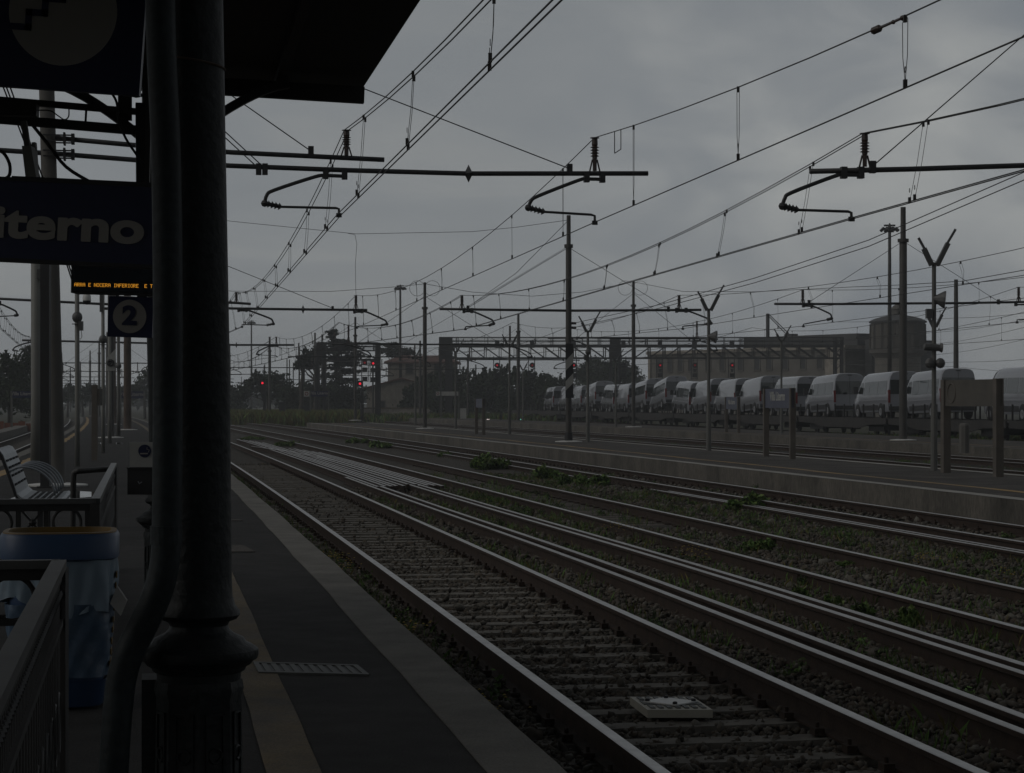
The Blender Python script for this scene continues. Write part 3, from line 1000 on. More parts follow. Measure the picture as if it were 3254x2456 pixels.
def overhead(label, sup, double=False, nd_=8, loop=False, rc=.010, rd=.0042, sag=.62, grow=True):
    """sup: list of (contact point, messenger point)"""
    t = thing('overhead_line', label, 'overhead line', sup[0][0], group='overhead lines')
    offs = (-.04, .04) if double else (0.,)
    cm, mm, drops = {o: MB() for o in offs}, {o: MB() for o in offs}, []
    for i in range(len(sup) - 1):
        c0, m0 = sup[i]
        c1, m1_ = sup[i + 1]
        n = 16
        for o in offs:
            ov = V((o, 0, 0))
            far = max(1., c0.y / 70) if grow else 1.
            cm[o].tube([c0 + ov, (c0 + c1) / 2 + ov, c1 + ov], rc * far ** .7, 5, False)
            pts = []
            for j in range(n + 1):
                s = j / n
                p = m0.lerp(m1_, s)
                cz_ = lerp(c0.z, c1.z, s)
                mid = (m0.z + m1_.z) / 2 - ((c0.z + c1.z) / 2 + sag)
                p.z -= 4 * s * (1 - s) * mid
                pts.append(p + ov)
            mm[o].tube(pts, rc * .95 * far ** .7, 5, False)
        for k in range(nd_):
            s = (k + .5) / nd_
            for o in offs:
                s2 = s + (o * .12)
                p = m0.lerp(m1_, s2)
                mid = (m0.z + m1_.z) / 2 - ((c0.z + c1.z) / 2 + sag)
                p.z -= 4 * s2 * (1 - s2) * mid
                qq = c0.lerp(c1, s2)
                ov = V((o, 0, 0))
                b = MB()
                far = max(1., p.y / 70)
                if loop:
                    d1, d2 = V((.0, .16, 0)), V((.0, .14, 0))
                    b.tube([qq + V((0, 0, .06)), qq - d2 + V((0, 0, .35)), p - d1 - V((0, 0, .06)), p - d1 * .4, p + d1 * .4, p + d1 - V((0, 0, .06)), qq + d2 + V((0, 0, .35)), qq + V((0, 0, .06))], rd * far ** .8, 4, False)
                else:
                    b.tube([p + ov, (p + qq) / 2 + ov + V((.012, 0, 0)), qq + ov], rd * far ** .8, 4, False)
                b.box(qq.x + o - .02, qq.x + o + .02, qq.y - .03, qq.y + .03, qq.z, qq.z + .09)
                b.box(p.x + o - .018, p.x + o + .018, p.y - .025, p.y + .025, p.z - .07, p.z + .01)
                if p.y < 45:
                    b.torus(qq + ov + V((0, 0, .2)), .035, .004, (1, 0, 0), 8, 4)
                drops.append(b)
    for o in offs:
        cm[o].build('contact_wire', M['wire'], t)
        mm[o].build('messenger_wire', M['wire'], t)
    for b in drops[:100]: b.build('dropper', M['wire'], t)
    return t


up = lambda c, Y, zc=5.2, zm=6.6, st=0.: (T(c + st, Y, zc), T(c, Y, zm))
w1 = lambda px, py, B, a: WQ(B, a, px, py)
overhead('double overhead wires over the nearest track, rising steeply beside the canopy',
         [(V((6.35, -17, 5.2)), V((6.2, -17, 6.7))), (w1(1078, 682, B1, A1), w1(1101, 413, B1, A1)), (w1(769, 1038, BB, AB), w1(751, 928, BB, AB)), up(3.2, 149), up(3.2, 205)], True)
overhead('single overhead wire over the weedy second track, crossing the bright cloud',
         [up(7.8, -15), (w1(1890, 706, B1, A1), w1(1890, 437, B1, A1)), (w1(1134, 1041, BB, AB), w1(1131, 938, BB, AB)), (w1(880, 1133, BC, AC), w1(878, 1070, BC, AC)), up(7.8, 207)], False, 8, True)
overhead('double overhead wires above the third track beside the second platform wall',
         [up(12.1, -10), (w1(2706, 694, BR, AR), w1(2749, 423, BR, AR)), (w1(1479, 1045, B2, A2), w1(1468, 938, B2, A2)), up(12.1, 128), up(12.1, 178), up(12.1, 232)], True)
overhead('overhead wire beyond the second platform, held by the striped mast',
         [up(22.7, 37), (w1(2170, 1044, B2, A2), w1(2158, 938, B2, A2)), up(22.5, 128), up(22.5, 178), up(22.5, 232)], False, 8, True)
overhead('overhead wire along the third platform above the van roofs',
         [up(27.6, 38), (w1(2553, 1036, B3, A3), w1(2552, 920, B3, A3)), up(27.6, 137), up(27.6, 190), up(27.6, 244)], False, 7)
overhead('overhead wire behind the third platform, passing right of the water tower',
         [up(39.5, 44), (w1(3232, 1024, B3, A3), w1(3237, 912, B3, A3)), up(39.5, 137), up(39.5, 190)], False, 7)
overhead('overhead wires above the left-hand track behind the seats',
         [up(-5.7, 38), (w1(-33, 1012, BB, AB), w1(-28, 935, BB, AB)), (w1(88, 1120, BC, AC), w1(92, 1068, BC, AC)), up(-5.7, 206), up(-5.7, 260)], True, 9)
overhead('faint farther overhead wire low over the van train at the right', [up(46, 60), up(46, 110, 5.1), up(46, 160), up(46, 215)], False, 6)


o2 = [o for o in COL.objects if o.name.startswith('overhead_line')][1]
m0, m1_ = up(7.8, -15)[1], w1(1890, 437, B1, A1)


def on_messenger(s):
    p = m0.lerp(m1_, s)
    p.z -= 4 * s * (1 - s) * ((m0.z + m1_.z) / 2 - 5.82)
    return p


s0_ = min([i / 400 for i in range(200, 400)], key=lambda s: abs((on_messenger(s).x / on_messenger(s).y) * F + 1627 - 2835))
b = MB()
pa, pb = on_messenger(s0_ - .006), on_messenger(s0_ + .012)
b.tube([pa, pb], .014, 6)
for k in range(4): b.tube([pb.lerp(pa, .04 + .055 * k), pb.lerp(pa, .06 + .055 * k)], [.045, .018], 8)
b.ball(pa, .032, 8); b.ball(pa.lerp(pb, .3), .026, 8)
b.build('section_insulator', M['insul'], o2)
b = MB()
p = w1(1962, 432, B1, A1)
for (xa, ya), (xb, yb) in (((1953, 416), (1953, 487)), ((1973, 411), (1973, 474)), ((1953, 487), (1973, 474))): b.tube([w1(xa, ya, B1, A1), w1(xb, yb, B1, A1)], .009, 5)
b.build('jumper_loop', M['wire'], o2)


def hanging(label, pts, r=.012, sag=0., cat='wire', name='wire', k=14):
    b = MB()
    out = []
    for i in range(len(pts) - 1):
        for j in range(k):
            s = j / k
            p = V(pts[i]).lerp(V(pts[i + 1]), s)
            p.z -= 4 * s * (1 - s) * sag
            out.append(p)
    out.append(V(pts[-1]))
    b.tube(out, r, 5, False)
    return tag(b.build(name, M['wire']), label, cat)


def feed(px, py, c=16.7):                    # a point above the row of masts on the second platform
    k = (px - 1627) / F
    a_, b_, c_ = .95e-4, k + .1632, -c
    Y = (-b_ + math.sqrt(b_ * b_ - 4 * a_ * c_)) / (2 * a_)
    return P(px, py, Y)


hanging('upper of two bare feeder wires sloping from the striped mast to the right edge', [feed(1822, 1027), feed(2100, 967), feed(2400, 883), feed(2760, 763), feed(3254, 547), feed(3460, 440)], .011, 0, k=3)
hanging('lower of two bare feeder wires sloping from the striped mast to the right edge', [feed(1822, 1041), feed(2100, 978), feed(2400, 898), feed(2760, 783), feed(3254, 572), feed(3460, 470)], .011, 0, k=3)
tb, t2 = WQ(BB, AB, 352, 682), V((B2.x, B2.y, H + 580 * B2.y / F))
hanging('thin earth wire sagging from the striped mast top across to the near platform masts', [P(345, 640, 90), P(736, 703, 89), P(1133, 743, 87), P(1500, 736, 86), P(1640, 722, 85.5), P(1806, 699, B2.y - .05)], .010, 0, k=4)
hanging('thin wire hanging down from the sagging earth wire to the second far insulator', [P(1105, 741, 88), P(1128, 746, 89), P(1134, 775, 91), P(1129, 840, 93), P(1131, 936, 93.8)], .009, 0, k=4)
c2, c3, b2 = bases['c2'], bases['c3'], bases['b2']
P2 = lambda px, py, B: P(px, py, B.y)
hanging('sagging wire from the slim second platform mast away to the left', [P2(1349, 902, c2), P(1260, 911, 132), P(1050, 926, 137), P(739, 925, 140), P(500, 905, 142)], .015, 0, k=4)
hanging('sagging wire between the two slim masts in the middle', [P2(1351, 902, c2), P(1500, 928, 130), P(1690, 941, 132), P(1850, 928, 133), P2(2011, 896, c3)], .015, 0, k=4)
hanging('sagging wire from the slim third platform mast to the right', [P2(2015, 896, c3), P(2170, 926, 130), P(2400, 927, 122), P(2700, 912, 105), P(2868, 905, 90), P(3060, 893, 80), P(3300, 850, 70)], .014, 0, k=4)
for B, px, py, lb in ((c2, 1350, 916, 'slim second platform mast'), (c3, 2011, 915, 'slim third platform mast')):
    b = MB()
    for s in (-1, 1):
        cx = px + s * 24
        b.torus(P(cx, py, B.y), .46, .012, (0, 1, 0), 20, 4)
    tag(b.build('jumper_cable', M['wire']), 'pair of thin cable loops either side of the %s top' % lb, 'cable')
hanging('bare wire running down from the striped mast to the left, far side', [P(1800, 786, B2.y), P(1500, 966, B2.y - 3)], .009)
for i, (a_, b_, lb) in enumerate((((1806, 700), (1640, 856), 'steep thin wire left of the striped mast, running down towards the house'),)):
    hanging(lb, [P(*a_, B2.y), P(1640, 868, 100), P(1500, 966, 130), P(1200, 1140, 178)], .012, 0, k=4)
for i, (y0, y1, Y) in enumerate(((1010, 985, 150), (1050, 1000, 160), (1085, 1020, 170), (1120, 1060, 175), (1150, 1135, 180), (1165, 1185, 185))):
    hanging(['highest', 'second', 'third', 'fourth', 'fifth', 'lowest'][i] + ' of the faint far wires at the right behind the vans',
            [P(2640, lerp(y1, y0, 1.5), Y + 40), P(3040, y0, Y), P(3330, y1, Y - 30)], .014, .1)
# ------------------------------------------------------------------ lettering
def text_mb(body, size, bold=0., ext=.004):
    cu = bpy.data.curves.new('lettering', 'FONT')
    cu.body = body
    cu.size = size
    cu.extrude = ext
    cu.offset = bold
    cu.align_x, cu.align_y = 'CENTER', 'CENTER'
    o = bpy.data.objects.new('lettering', cu)
    COL.objects.link(o)
    me = bpy.data.meshes.new_from_object(o.evaluated_get(bpy.context.evaluated_depsgraph_get()))
    bpy.data.objects.remove(o)
    vs = [v.co.copy() for v in me.vertices]
    fs = [tuple(p.vertices) for p in me.polygons]
    bpy.data.meshes.remove(me)
    return vs, fs


def lettering(parent, body, size, Mx, m, bold=0., name='lettering', ext=.004, sx=1.):
    """flat letters; Mx maps the text plane (x right, y up, z towards the reader) into the parent"""
    vs, fs = text_mb(body, size, bold, ext)
    b = MB()
    b.add([Mx @ V((v.x * sx, v.y, v.z)) for v in vs], fs)
    return b.build(name, m, parent, local=True)


FACE = Matrix(((1, 0, 0, 0), (0, 0, -1, 0), (0, 1, 0, 0), (0, 0, 0, 1)))   # text plane -> facing -y


def board(name, label, p0, p1, z0, z1, face, post_w=.14, th=.06, group=None, words=None, posts=True, base=None, size=.3, lm='sign_white', post_m='post_brown', inset=0.):
    """name board standing on two posts; p0 and p1 are the posts' ground points"""
    p0, p1 = V(p0), V(p1)
    d = p1 - p0
    L = d.length
    a = math.atan2(d.y, d.x)
    t = thing(name, label, 'sign', p0, a, group)
    b = MB()
    b.box(-post_w / 2 + inset, L + post_w / 2 - inset, -th / 2, th / 2, z0 - p0.z, z1 - p0.z)
    b.build('board', M[face], t, local=True)
    if posts:
        for x in (0, L):
            b = MB()
            b.box(x - post_w / 2, x + post_w / 2, -post_w / 2, post_w / 2, 0, z1 - p0.z + .01)
            b.build('post', M[post_m], t, local=True)
    if words:
        lettering(t, words, size, Matrix.Translation((L / 2, -th / 2 - .004, (z0 + z1) / 2 - p0.z + .05)) @ FACE, M[lm], .006)
    return t, L


# ------------------------------------------------------------------ platform lamps with V shaped arms
def y_lamp(label, B, fork, sp=None, r=.055, sc=1.):
    t = thing('platform_lamp', label, 'lamp post', B, TA(B.y) * .4, 'lamp posts with two slanting arms')
    hh = fork - B.z
    b = MB(); b.lathe([(r * 1.5, 0), (r * 1.4, hh * .3), (r, hh * .32), (r * .9, hh + .08)], (0, 0, 0), 10)
    b.build('pole', M['pole_grey'], t, 'auto', local=True)
    for dx, dz in ((-.36 * sc, .64 * sc), (.50 * sc, .84 * sc)):
        b = MB()
        e = V((dx, 0, hh + dz))
        o = V((0, 0, hh))
        b.bar(o.lerp(e, .4), e, .055, .05)
        b.bar(o.lerp(e, .02) + V((dx * .12, 0, 0)), o.lerp(e, .62) + V((dx * .03, 0, 0)), .13, .10)
        b.build('lamp_arm', M['lamp'], t, local=True)
    for kind, x, z in sp or ():
        b = MB()
        if kind == 'horn':
            b.lathe([(.02, -.1), (.07, -.08), (.1, 0), (.2, .16), (.21, .2), (.02, .2)], (x * .3, 0, z - B.z), 12, (1 if x > 0 else -1, -.3, -.1))
        elif kind == 'ball':
            b.ball((x, -.1, z - B.z), .115, 12, (1, .8, 1.05)); b.bar((0, 0, z - B.z), (x, -.1, z - B.z), .05)
        elif kind == 'drum':
            b.lathe([(.07, 0), (.08, .02), (.08, .36), (.11, .42), (.02, .43)], (-.25, -.06, z - B.z), 12, (1, 0, -.06))
        else:
            b.box(x - .07, x + .07, -.1, .04, z - B.z - .11, z - B.z + .11); b.bar((0, 0, z - B.z), (x, 0, z - B.z), .04)
        b.build('camera_box' if kind == 'box' else 'loudspeaker', M['lamp'], t, local=True)
    return t


def YL(label, px, py, fork_py, sp=(), z=Z2):
    B = G(px, py, z)
    zz = lambda y: H - (y - 1280) * B.y / F
    return y_lamp(label, B, zz(fork_py), [(k, x, zz(y)) for k, x, y in sp])


YL('tall lamp post with slanting double arms and several loudspeakers, beside the bare sign back', 2968, 1496, 845, (('horn', .2, 950), ('box', -.12, 997), ('drum', 0, 1102), ('ball', -.12, 1154), ('ball', .12, 1154)))
YL('lamp post with slanting double arms and one horn, in front of the middle vans', 2252, 1432, 988, (('horn', .2, 1069),))
YL('lamp post with slanting double arms just right of the striped mast', 1868, 1405, 1056, (('ball', 0, 1119), ('box', -.08, 1136)))
YL('lamp post with slanting double arms in front of the hedge, left of the striped mast', 1619, 1380, 1104)
YL('smaller lamp post with slanting double arms in front of the stone building', 2483, 1377, 1086)
YL('small lamp post with slanting double arms low behind the tall one with loudspeakers', 2969, 1401, 1040)
YL('small far lamp post with slanting double arms before the hedge, under the signal bridge', 1662, 1341, 1176)
YL('far lamp post with slanting double arms among the vans, right of the slim mast', 1957, 1357, 1150)
YL('far lamp post with slanting double arms at the left of the long signal bridge', 1448, 1362, 1120)
YL('far lamp post with slanting double arms before the red roofed house', 1320, 1352, 1132)

# slim poles and speakers on the near platform
for i, (px, py, top, r, m_, lb, extra) in enumerate((
        (115, 1493, 700, .105, 'pole_pale', 'thick pale pole standing just left of the concrete mast', ((14, 872, 'box'),)),
        (246, 1482, 760, .052, 'pole_pale', 'pale pole with a white dome camera and a round loudspeaker under the train display', ((0, 1008, 'ball'), (14, 1036, 'box'), (30, 950, 'dome'))),
        (328, 1440, 900, .05, 'pole_pale', 'pale pole with a round loudspeaker at the left edge of the number sign', ((0, 1078, 'ball'), (-6, 970, 'long'))),
        (349, 1409, 1000, .058, 'pole_pale', 'pale pole carrying a white triangular board and a round lamp', ((4, 1153, 'lens'), (0, 1135, 'tri'))),
        (377, 1389, 1030, .07, 'pole_grey', 'thin grey pole with a small loudspeaker just right of the one with the triangular board', ((0, 1163, 'ball'), (4, 1182, 'box'))))):
    B = G(px, py, Z1)
    zz = lambda y: H - (y - 1280) * B.y / F - B.z
    s = B.y / F
    t = thing('platform_pole', lb, 'pole', B, 0, 'slim poles on the near platform')
    b = MB(); b.tube([(0, 0, 0), (0, 0, zz(1300)), (-.012, 0, zz(top))], [r * 1.25, r * 1.1, r], 10); b.build('pole', M[m_], t, True, local=True)
    for dx, y, kind in extra:
        b = MB(); x, z = dx * s, zz(y)
        nm, mm_ = 'camera_box', 'lamp'
        if kind == 'box': b.box(x - .05, x + .05, -.16, -.05, z - .11, z + .11); b.bar((0, 0, z), (x, -.1, z), .03); b.tube([(x, -.08, z - .1), (x + .02, -.08, z - .25), (x - .02, -.08, z - .32)], .008, 5)
        elif kind == 'ball':
            b.ball((x, -.02, z), .11 + r * .3, 14, (1, .9, 1.1)); b.lathe([(.13, z - .17), (.13, z - .15)], (0, 0, 0), 10); nm = 'loudspeaker'
        elif kind == 'dome':
            b.lathe([(.03, .13), (.05, .12), (.095, .06), (.1, -.05), (.1, -.06)], (x, 0, z + .02), 14); b.bar((0, 0, z + .2), (x, 0, z + .2), .035); b.bar((x, 0, z + .2), (x, 0, z + .12), .05)
            b.build('camera_housing', M['white'], t, True, local=True)
            b = MB(); b.ball((x, 0, z - .045), .098, 14, (1, 1, .95)); nm, mm_ = 'camera_dome', 'black'
        elif kind == 'long': b.box(-.09, -.02, -.1, .05, z - .2, z + .42); b.box(.05, .16, -.05, .05, z - .14, z - .06)
        elif kind == 'lens': b.lathe([(.14, 0), (.14, .08), (.09, .1), (.05, .06)], (x, -.08, z), 14, (0, -1, 0)); nm, mm_ = 'lamp_lens', 'black'
        else: b.prism([(-.13, -.08, z - .5), (.2, -.08, z - .5), (.24, -.08, z + .32), (-.1, -.08, z - .02)], (0, .02, 0)); nm, mm_ = 'triangular_board', 'offwhite'
        b.build(nm, M[mm_], t, kind in ('ball', 'dome'), local=True)

# ------------------------------------------------------------------ floodlight masts
for px, py, Y, lb in ((2827, 716, 195, 'very tall floodlight mast left of the big mast by the water tower'), (1272, 908, 300, 'tall floodlight mast rising in front of the red roofed house'), (799, 1020, 430, 'distant floodlight mast close to the dark column')):
    o_ = P(px, py, Y)
    t = thing('floodlight_mast', lb, 'floodlight mast', V((o_.x, Y, -.3)), 0, 'floodlight masts')
    hh = o_.z + .3
    s = .68
    b = MB(); b.lathe([(.34 * s, 0), (.2 * s, hh), (.05, hh + .2)], (0, 0, 0), 10); b.build('pole', M['mast'], t, True, local=True)
    b = MB(); b.lathe([(.55 * s, hh - .5 * s), (.6 * s, hh - .45 * s), (.6 * s, hh - .35 * s), (.1, hh - .3 * s)], (0, 0, 0), 14)
    b.box(-.75 * s, .75 * s, -.1, .1, hh - .12 * s, hh + .1 * s)
    b.build('head_frame', M['black'], t, local=True)
    for k in range(8):
        an = k * math.pi / 4 + .3
        b = MB(); x, y = math.cos(an) * 1.05 * s, math.sin(an) * 1.05 * s
        b.bar((x * .4, y * .4, hh - .35 * s), (x, y, hh - .5 * s), .08 * s)
        b.bar((x * .8, y * .8, hh - .35 * s), (x * 1.2, y * 1.2, hh - .75 * s), .42 * s, .3 * s)
        b.build('floodlight', M['dark_steel'], t, local=True)

# ------------------------------------------------------------------ station name boards
gs = 'station name boards'
nm_ = 'Villa Literno'
zat = lambda y, Y: H - (y - 1280) * Y / F


def end_board(label, px0, px1, yt, yb, Y, zg, face='blue_sign', words=nm_, logo=True, lm='sign_white'):
    a, b_ = P(px0, 1280, Y), P(px1, 1280, Y)
    a.z = b_.z = zg
    t, L = board('name_board', label, a, b_, zat(yb, Y), zat(yt, Y), face, .12, .1, gs, words, size=(yb - yt) * Y / F * .72, lm=lm, post_m='pole_grey')
    if logo:
        b = MB(); z0, z1 = zat(yb, Y) - zg, zat(yt, Y) - zg; h = z1 - z0
        b.box(-.1 - h * .95, -.08, -.05, .05, z0, z1); b.build('logo_panel', M['offwhite'], t, local=True)
        b = MB(); b.torus((-.1 - h * .47, -.055, (z0 + z1) / 2), h * .27, h * .06, (0, 1, 0), 14, 4); b.build('logo_mark', M['tail'], t, local=True)
    return t


end_board('small blue name board at the tip of the second platform, before the dark conifer', 986, 1044, 1242, 1260, 205, Z2)
end_board('blue name board across the left-hand track, above the orange netting', 37, 108, 1243, 1264, 140, .2, logo=False)
end_board('blue name board partly hidden by the reddish mast, on the near platform', 384, 458, 1243, 1266, 200, Z1, logo=False)
end_board('white name board on thin posts in front of the green hedge', 1401, 1458, 1244, 1257, 205, Z2, face='offwhite', words=None)
Gz = lambda px, py: G(px, py, Z2)
p0, p1 = Gz(2434, 1450), Gz(2518, 1459)
d_ = (p1 - p0)
t, L = board('name_board', 'faded blue name board on two brown posts, in front of the vans', p0, p1, zat(1296, p0.y), zat(1236, p0.y), 'sign_pale', .15, .08, gs, nm_, size=.36, lm='offwhite')
p0, p1 = Gz(3005, 1502), Gz(3172, 1515)
t, L = board('name_board', 'large bare back of a name board on two brown posts, nearest at the right', p0, p1, zat(1290, 50), zat(1212, 50), 'brown_sign', .17, .09, gs)
b = MB(); b.torus((.42, -.05, (zat(1290, 50) + zat(1212, 50)) / 2 - Z2), .21, .012, (0, 1, 0), 24, 5); b.build('round_frame', M['post_brown'], t, local=True)
p0, p1 = Gz(2308, 1373), Gz(2347, 1375.5)
board('name_board', 'low bluish name board on the third platform, left of the faded blue one', p0, p1, zat(1300, p0.y), zat(1262, p0.y), 'sign_pale', .15, .08, gs, nm_, size=.34, lm='offwhite')
p0, p1 = Gz(1514, 1379), Gz(1537, 1382)
board('name_board', 'narrow greyish notice board on two posts in front of the hedge', p0, p1, zat(1295, p0.y), zat(1267, p0.y), 'sign_pale', .15, .08, gs, None)
p0 = G(301, 1463, Z1)
t = thing('sign_post', 'brown sign post seen edge on, standing beside the pale speaker poles', 'sign', p0, 0)
b = MB(); b.box(-.075, .075, -.06, .06, 0, zat(1223, p0.y) - Z1); b.build('post', M['post_brown'], t, local=True)
b = MB(); b.box(.08, .13, -.05, .4, zat(1288, p0.y) - Z1, zat(1235, p0.y) - Z1); b.build('board', M['brown_sign'], t, local=True)
t = thing('marker_post', 'short pale concrete post behind the big bare sign', 'post', Gz(3064, 1440), 0)
b = MB(); b.lathe([(.16, 0), (.16, .85), (.12, .92), (.02, .93)], (0, 0, 0), 8); b.build('post', M['mast_concrete'], t, local=True)

# ------------------------------------------------------------------ signals
def signal_head(parent, x, y, z, m, r=.31, low=True, nm='signal_head'):
    b = MB(); b.lathe([(r, 0), (r, .1), (r * .95, .12)], (x, y, z), 20, (0, -1, 0)); b.torus((x, y - .11, z), r * .97, .03, (0, 1, 0), 20, 5)
    o = b.build(nm, M['black'], parent, local=True)
    b = MB(); b.lathe([(.001, 0), (.11, 0), (.1, .03)], (x, y - .125, z), 14, (0, -1, 0)); b.build('lamp_lens', m, o, local=True)
    b = MB(); b.lathe([(.2, 0), (.2, .28)], (x, y - .12, z), 14, (0, -1, 0)); b.f = b.f[:14]; b.mi = b.mi[:14]
    b.build('hood', M['black'], o, local=True)
    return o


def gantry(label, X0, X1, Y, z_rail, z_top, z_beam, z_low, cols, panels=(), grp_='signal bridges'):
    t = thing('signal_gantry', label, 'signal bridge', (X0, Y, -.3), 0, grp_)
    zo = .3
    L = X1 - X0
    for x, w_ in cols:
        b = MB()
        for dy in (-.6, .6):
            for dx in (-w_ / 2, w_ / 2):
                b.box(x + dx - .14, x + dx + .14, dy - .14, dy + .14, 0, z_rail + zo)
        for k in range(10):
            z = (z_rail + zo) * k / 10
            b.bar((x - w_ / 2, -.6, z), (x + w_ / 2, -.6, z + (z_rail + zo) / 10), .08)
        b.build('column', M['dark_steel'], t, local=True)
    for x, w_, za_, zb2 in panels:
        b = MB(); b.box(x - w_ / 2, x + w_ / 2, -.78, -.70, za_ + zo, zb2 + zo); b.build('cabinet', M['dark_steel'], t, local=True)
    b = MB(); b.box(0, L, -.7, .7, z_beam + zo, z_top + zo); b.build('walkway', M['dark_steel'], t, local=True)
    b = MB()
    n = int(L / 1.75)
    for dy in (-.6, .6):
        b.bar((0, dy, z_low + zo), (L, dy, z_low + zo), .2)
        for k in range(n + 1):
            x = L * k / n
            b.bar((x - .12, dy, z_low + zo), (x - .12, dy, z_beam + zo), .08); b.bar((x + .12, dy, z_low + zo), (x + .12, dy, z_beam + zo), .08)
            if k < n:
                s = 1 if x < L * .42 or x > L * .62 else -1
                xa, xb = (x, x + L / n) if s > 0 else (x + L / n, x)
                b.bar((xa, dy, z_beam + zo), (xb, dy, z_low + zo), .12)
    b.build('truss', M['dark_steel'], t, local=True)
    b = MB()
    for dy in (-.68, .68):
        for zz_ in (z_rail, lerp(z_top, z_rail, .5)):
            b.bar((0, dy, zz_ + zo), (L, dy, zz_ + zo), .09)
        for k in range(int(L / 1.9) + 1):
            x = min(L, 1.9 * k)
            b.bar((x, dy, z_top + zo), (x, dy, z_rail + zo), .075)
            if k % 3 == 1: b.bar((x + .22, dy, z_top + zo), (x + .22, dy, z_rail + zo), .075)
    b.build('railing', M['galv'], t, local=True)
    b = MB()
    for k in range(9):
        zz_ = lerp(z_top, z_rail, (k + .5) / 9)
        b.bar((0, -.6, zz_ + zo), (L, -.6, zz_ + zo), .03)
    b.build('wire_mesh', M['galv'], t, local=True)
    return t


YG = 258.
gx = lambda px, Y=YG: (px - 1627) * Y / F
gz = lambda py, Y=YG: H - (py - 1280) * Y / F
gantry('long dark signal bridge spanning the tracks in front of the hedge and the stone building', gx(1400), gx(2678), YG, gz(1072), gz(1095), gz(1104), gz(1138),
       [(gx(1409) - gx(1400), .75), (gx(1430) - gx(1400), .3), (gx(1955) - gx(1400), 1.0), (gx(2664) - gx(1400), .8)], [(gx(1955) - gx(1400), .72, gz(1104), gz(1073)), (gx(1954) - gx(1400), 1.5, gz(1138), gz(1105)), (gx(1409) - gx(1400), .95, gz(1138), gz(1071))])
names = ['bright red signal at the left end of the long signal bridge', 'dim red signal, second from the left under the long signal bridge', 'red signal under the bridge just right of the striped mast',
         'unlit signal in front of the dark tree under the bridge', 'bright red signal before the left windows of the stone building', 'unlit signal in the middle of the stone building front', 'red signal at the right before the stone building']
for (px, m_), lb in zip(((1580, 'red'), (1691, 'red_dim'), (1823, 'red'), (1980, 'black'), (2096, 'red'), (2206, 'red_dim'), (2324, 'red')), names):
    t = thing('railway_signal', lb, 'railway signal', (gx(px), YG - 1., gz(1161)), 0, 'signals hanging from the long signal bridge')
    b = MB()
    for dx in (-.42, .3):
        b.bar((dx, .35, 1.1), (dx, .35, -1.7), .1)
    for zz_ in (-1.6, -.8, 0, .8): b.bar((-.42, .35, zz_), (.3, .35, zz_), .06)
    b.build('hanger_ladder', M['galv'], t, local=True)
    signal_head(t, 0, 0, 0, M['red_far' if m_ == 'red' else m_])
    b = MB(); b.prism([(-.24, .05, -.42), (.24, .05, -.42), (.06, .05, -.85), (-.06, .05, -.85)], (0, .04, 0)); b.build('number_plate', M['galv'], t, local=True)
    b = MB(); b.box(-.3, .3, 0, .2, -1.45, -.95); b.build('lower_head', M['black'], t, local=True)
    b = MB(); b.box(-.26, .26, .2, .5, 2.1, 3.0); b.build('relay_box', M['galv'], t, local=True)

Y2 = 232.
x2 = lambda px: gx(px, Y2)
z2 = lambda py: gz(py, Y2)
gantry('short signal bridge among the dark conifers, left of the red roofed house', x2(1021), x2(1202), Y2, z2(1089), z2(1113), z2(1116), z2(1143), [(0, .7), (x2(1201) - x2(1021), .25)], [(.05, .75, z2(1143), z2(1087))])
for px, m_, lb, y in ((1161, 'red_dim', 'tall dim red signal hanging from the short signal bridge by the conifers', 1153), (1188, 'red', 'tall bright red signal at the right end of the short signal bridge', 1155)):
    t = thing('railway_signal', lb, 'railway signal', (x2(px), Y2 - 1., z2(y)), 0, 'signals on the short signal bridge')
    b = MB()
    for dx in (-.36, .36): b.bar((dx, .3, .9), (dx, .3, -2.05), .08)
    for k in range(7): b.bar((-.36, .3, .7 - k * .45), (.36, .3, .7 - k * .45), .05)
    b.build('hanger_ladder', M['galv'], t, local=True)
    b = MB(); b.box(-.27, .27, .0, .25, -.27, .27); o = b.build('signal_head', M['black'], t, local=True)
    b = MB(); b.lathe([(.001, 0), (.115, 0), (.1, .04)], (0, -.005, 0), 14, (0, -1, 0)); b.build('lamp_lens', M[m_], o, local=True)
    for zz_ in (-.75, -1.75):
        b = MB(); b.box(-.27, .27, .0, .25, zz_ - .25, zz_ + .25); b.build('lower_head', M['black'], t, local=True)
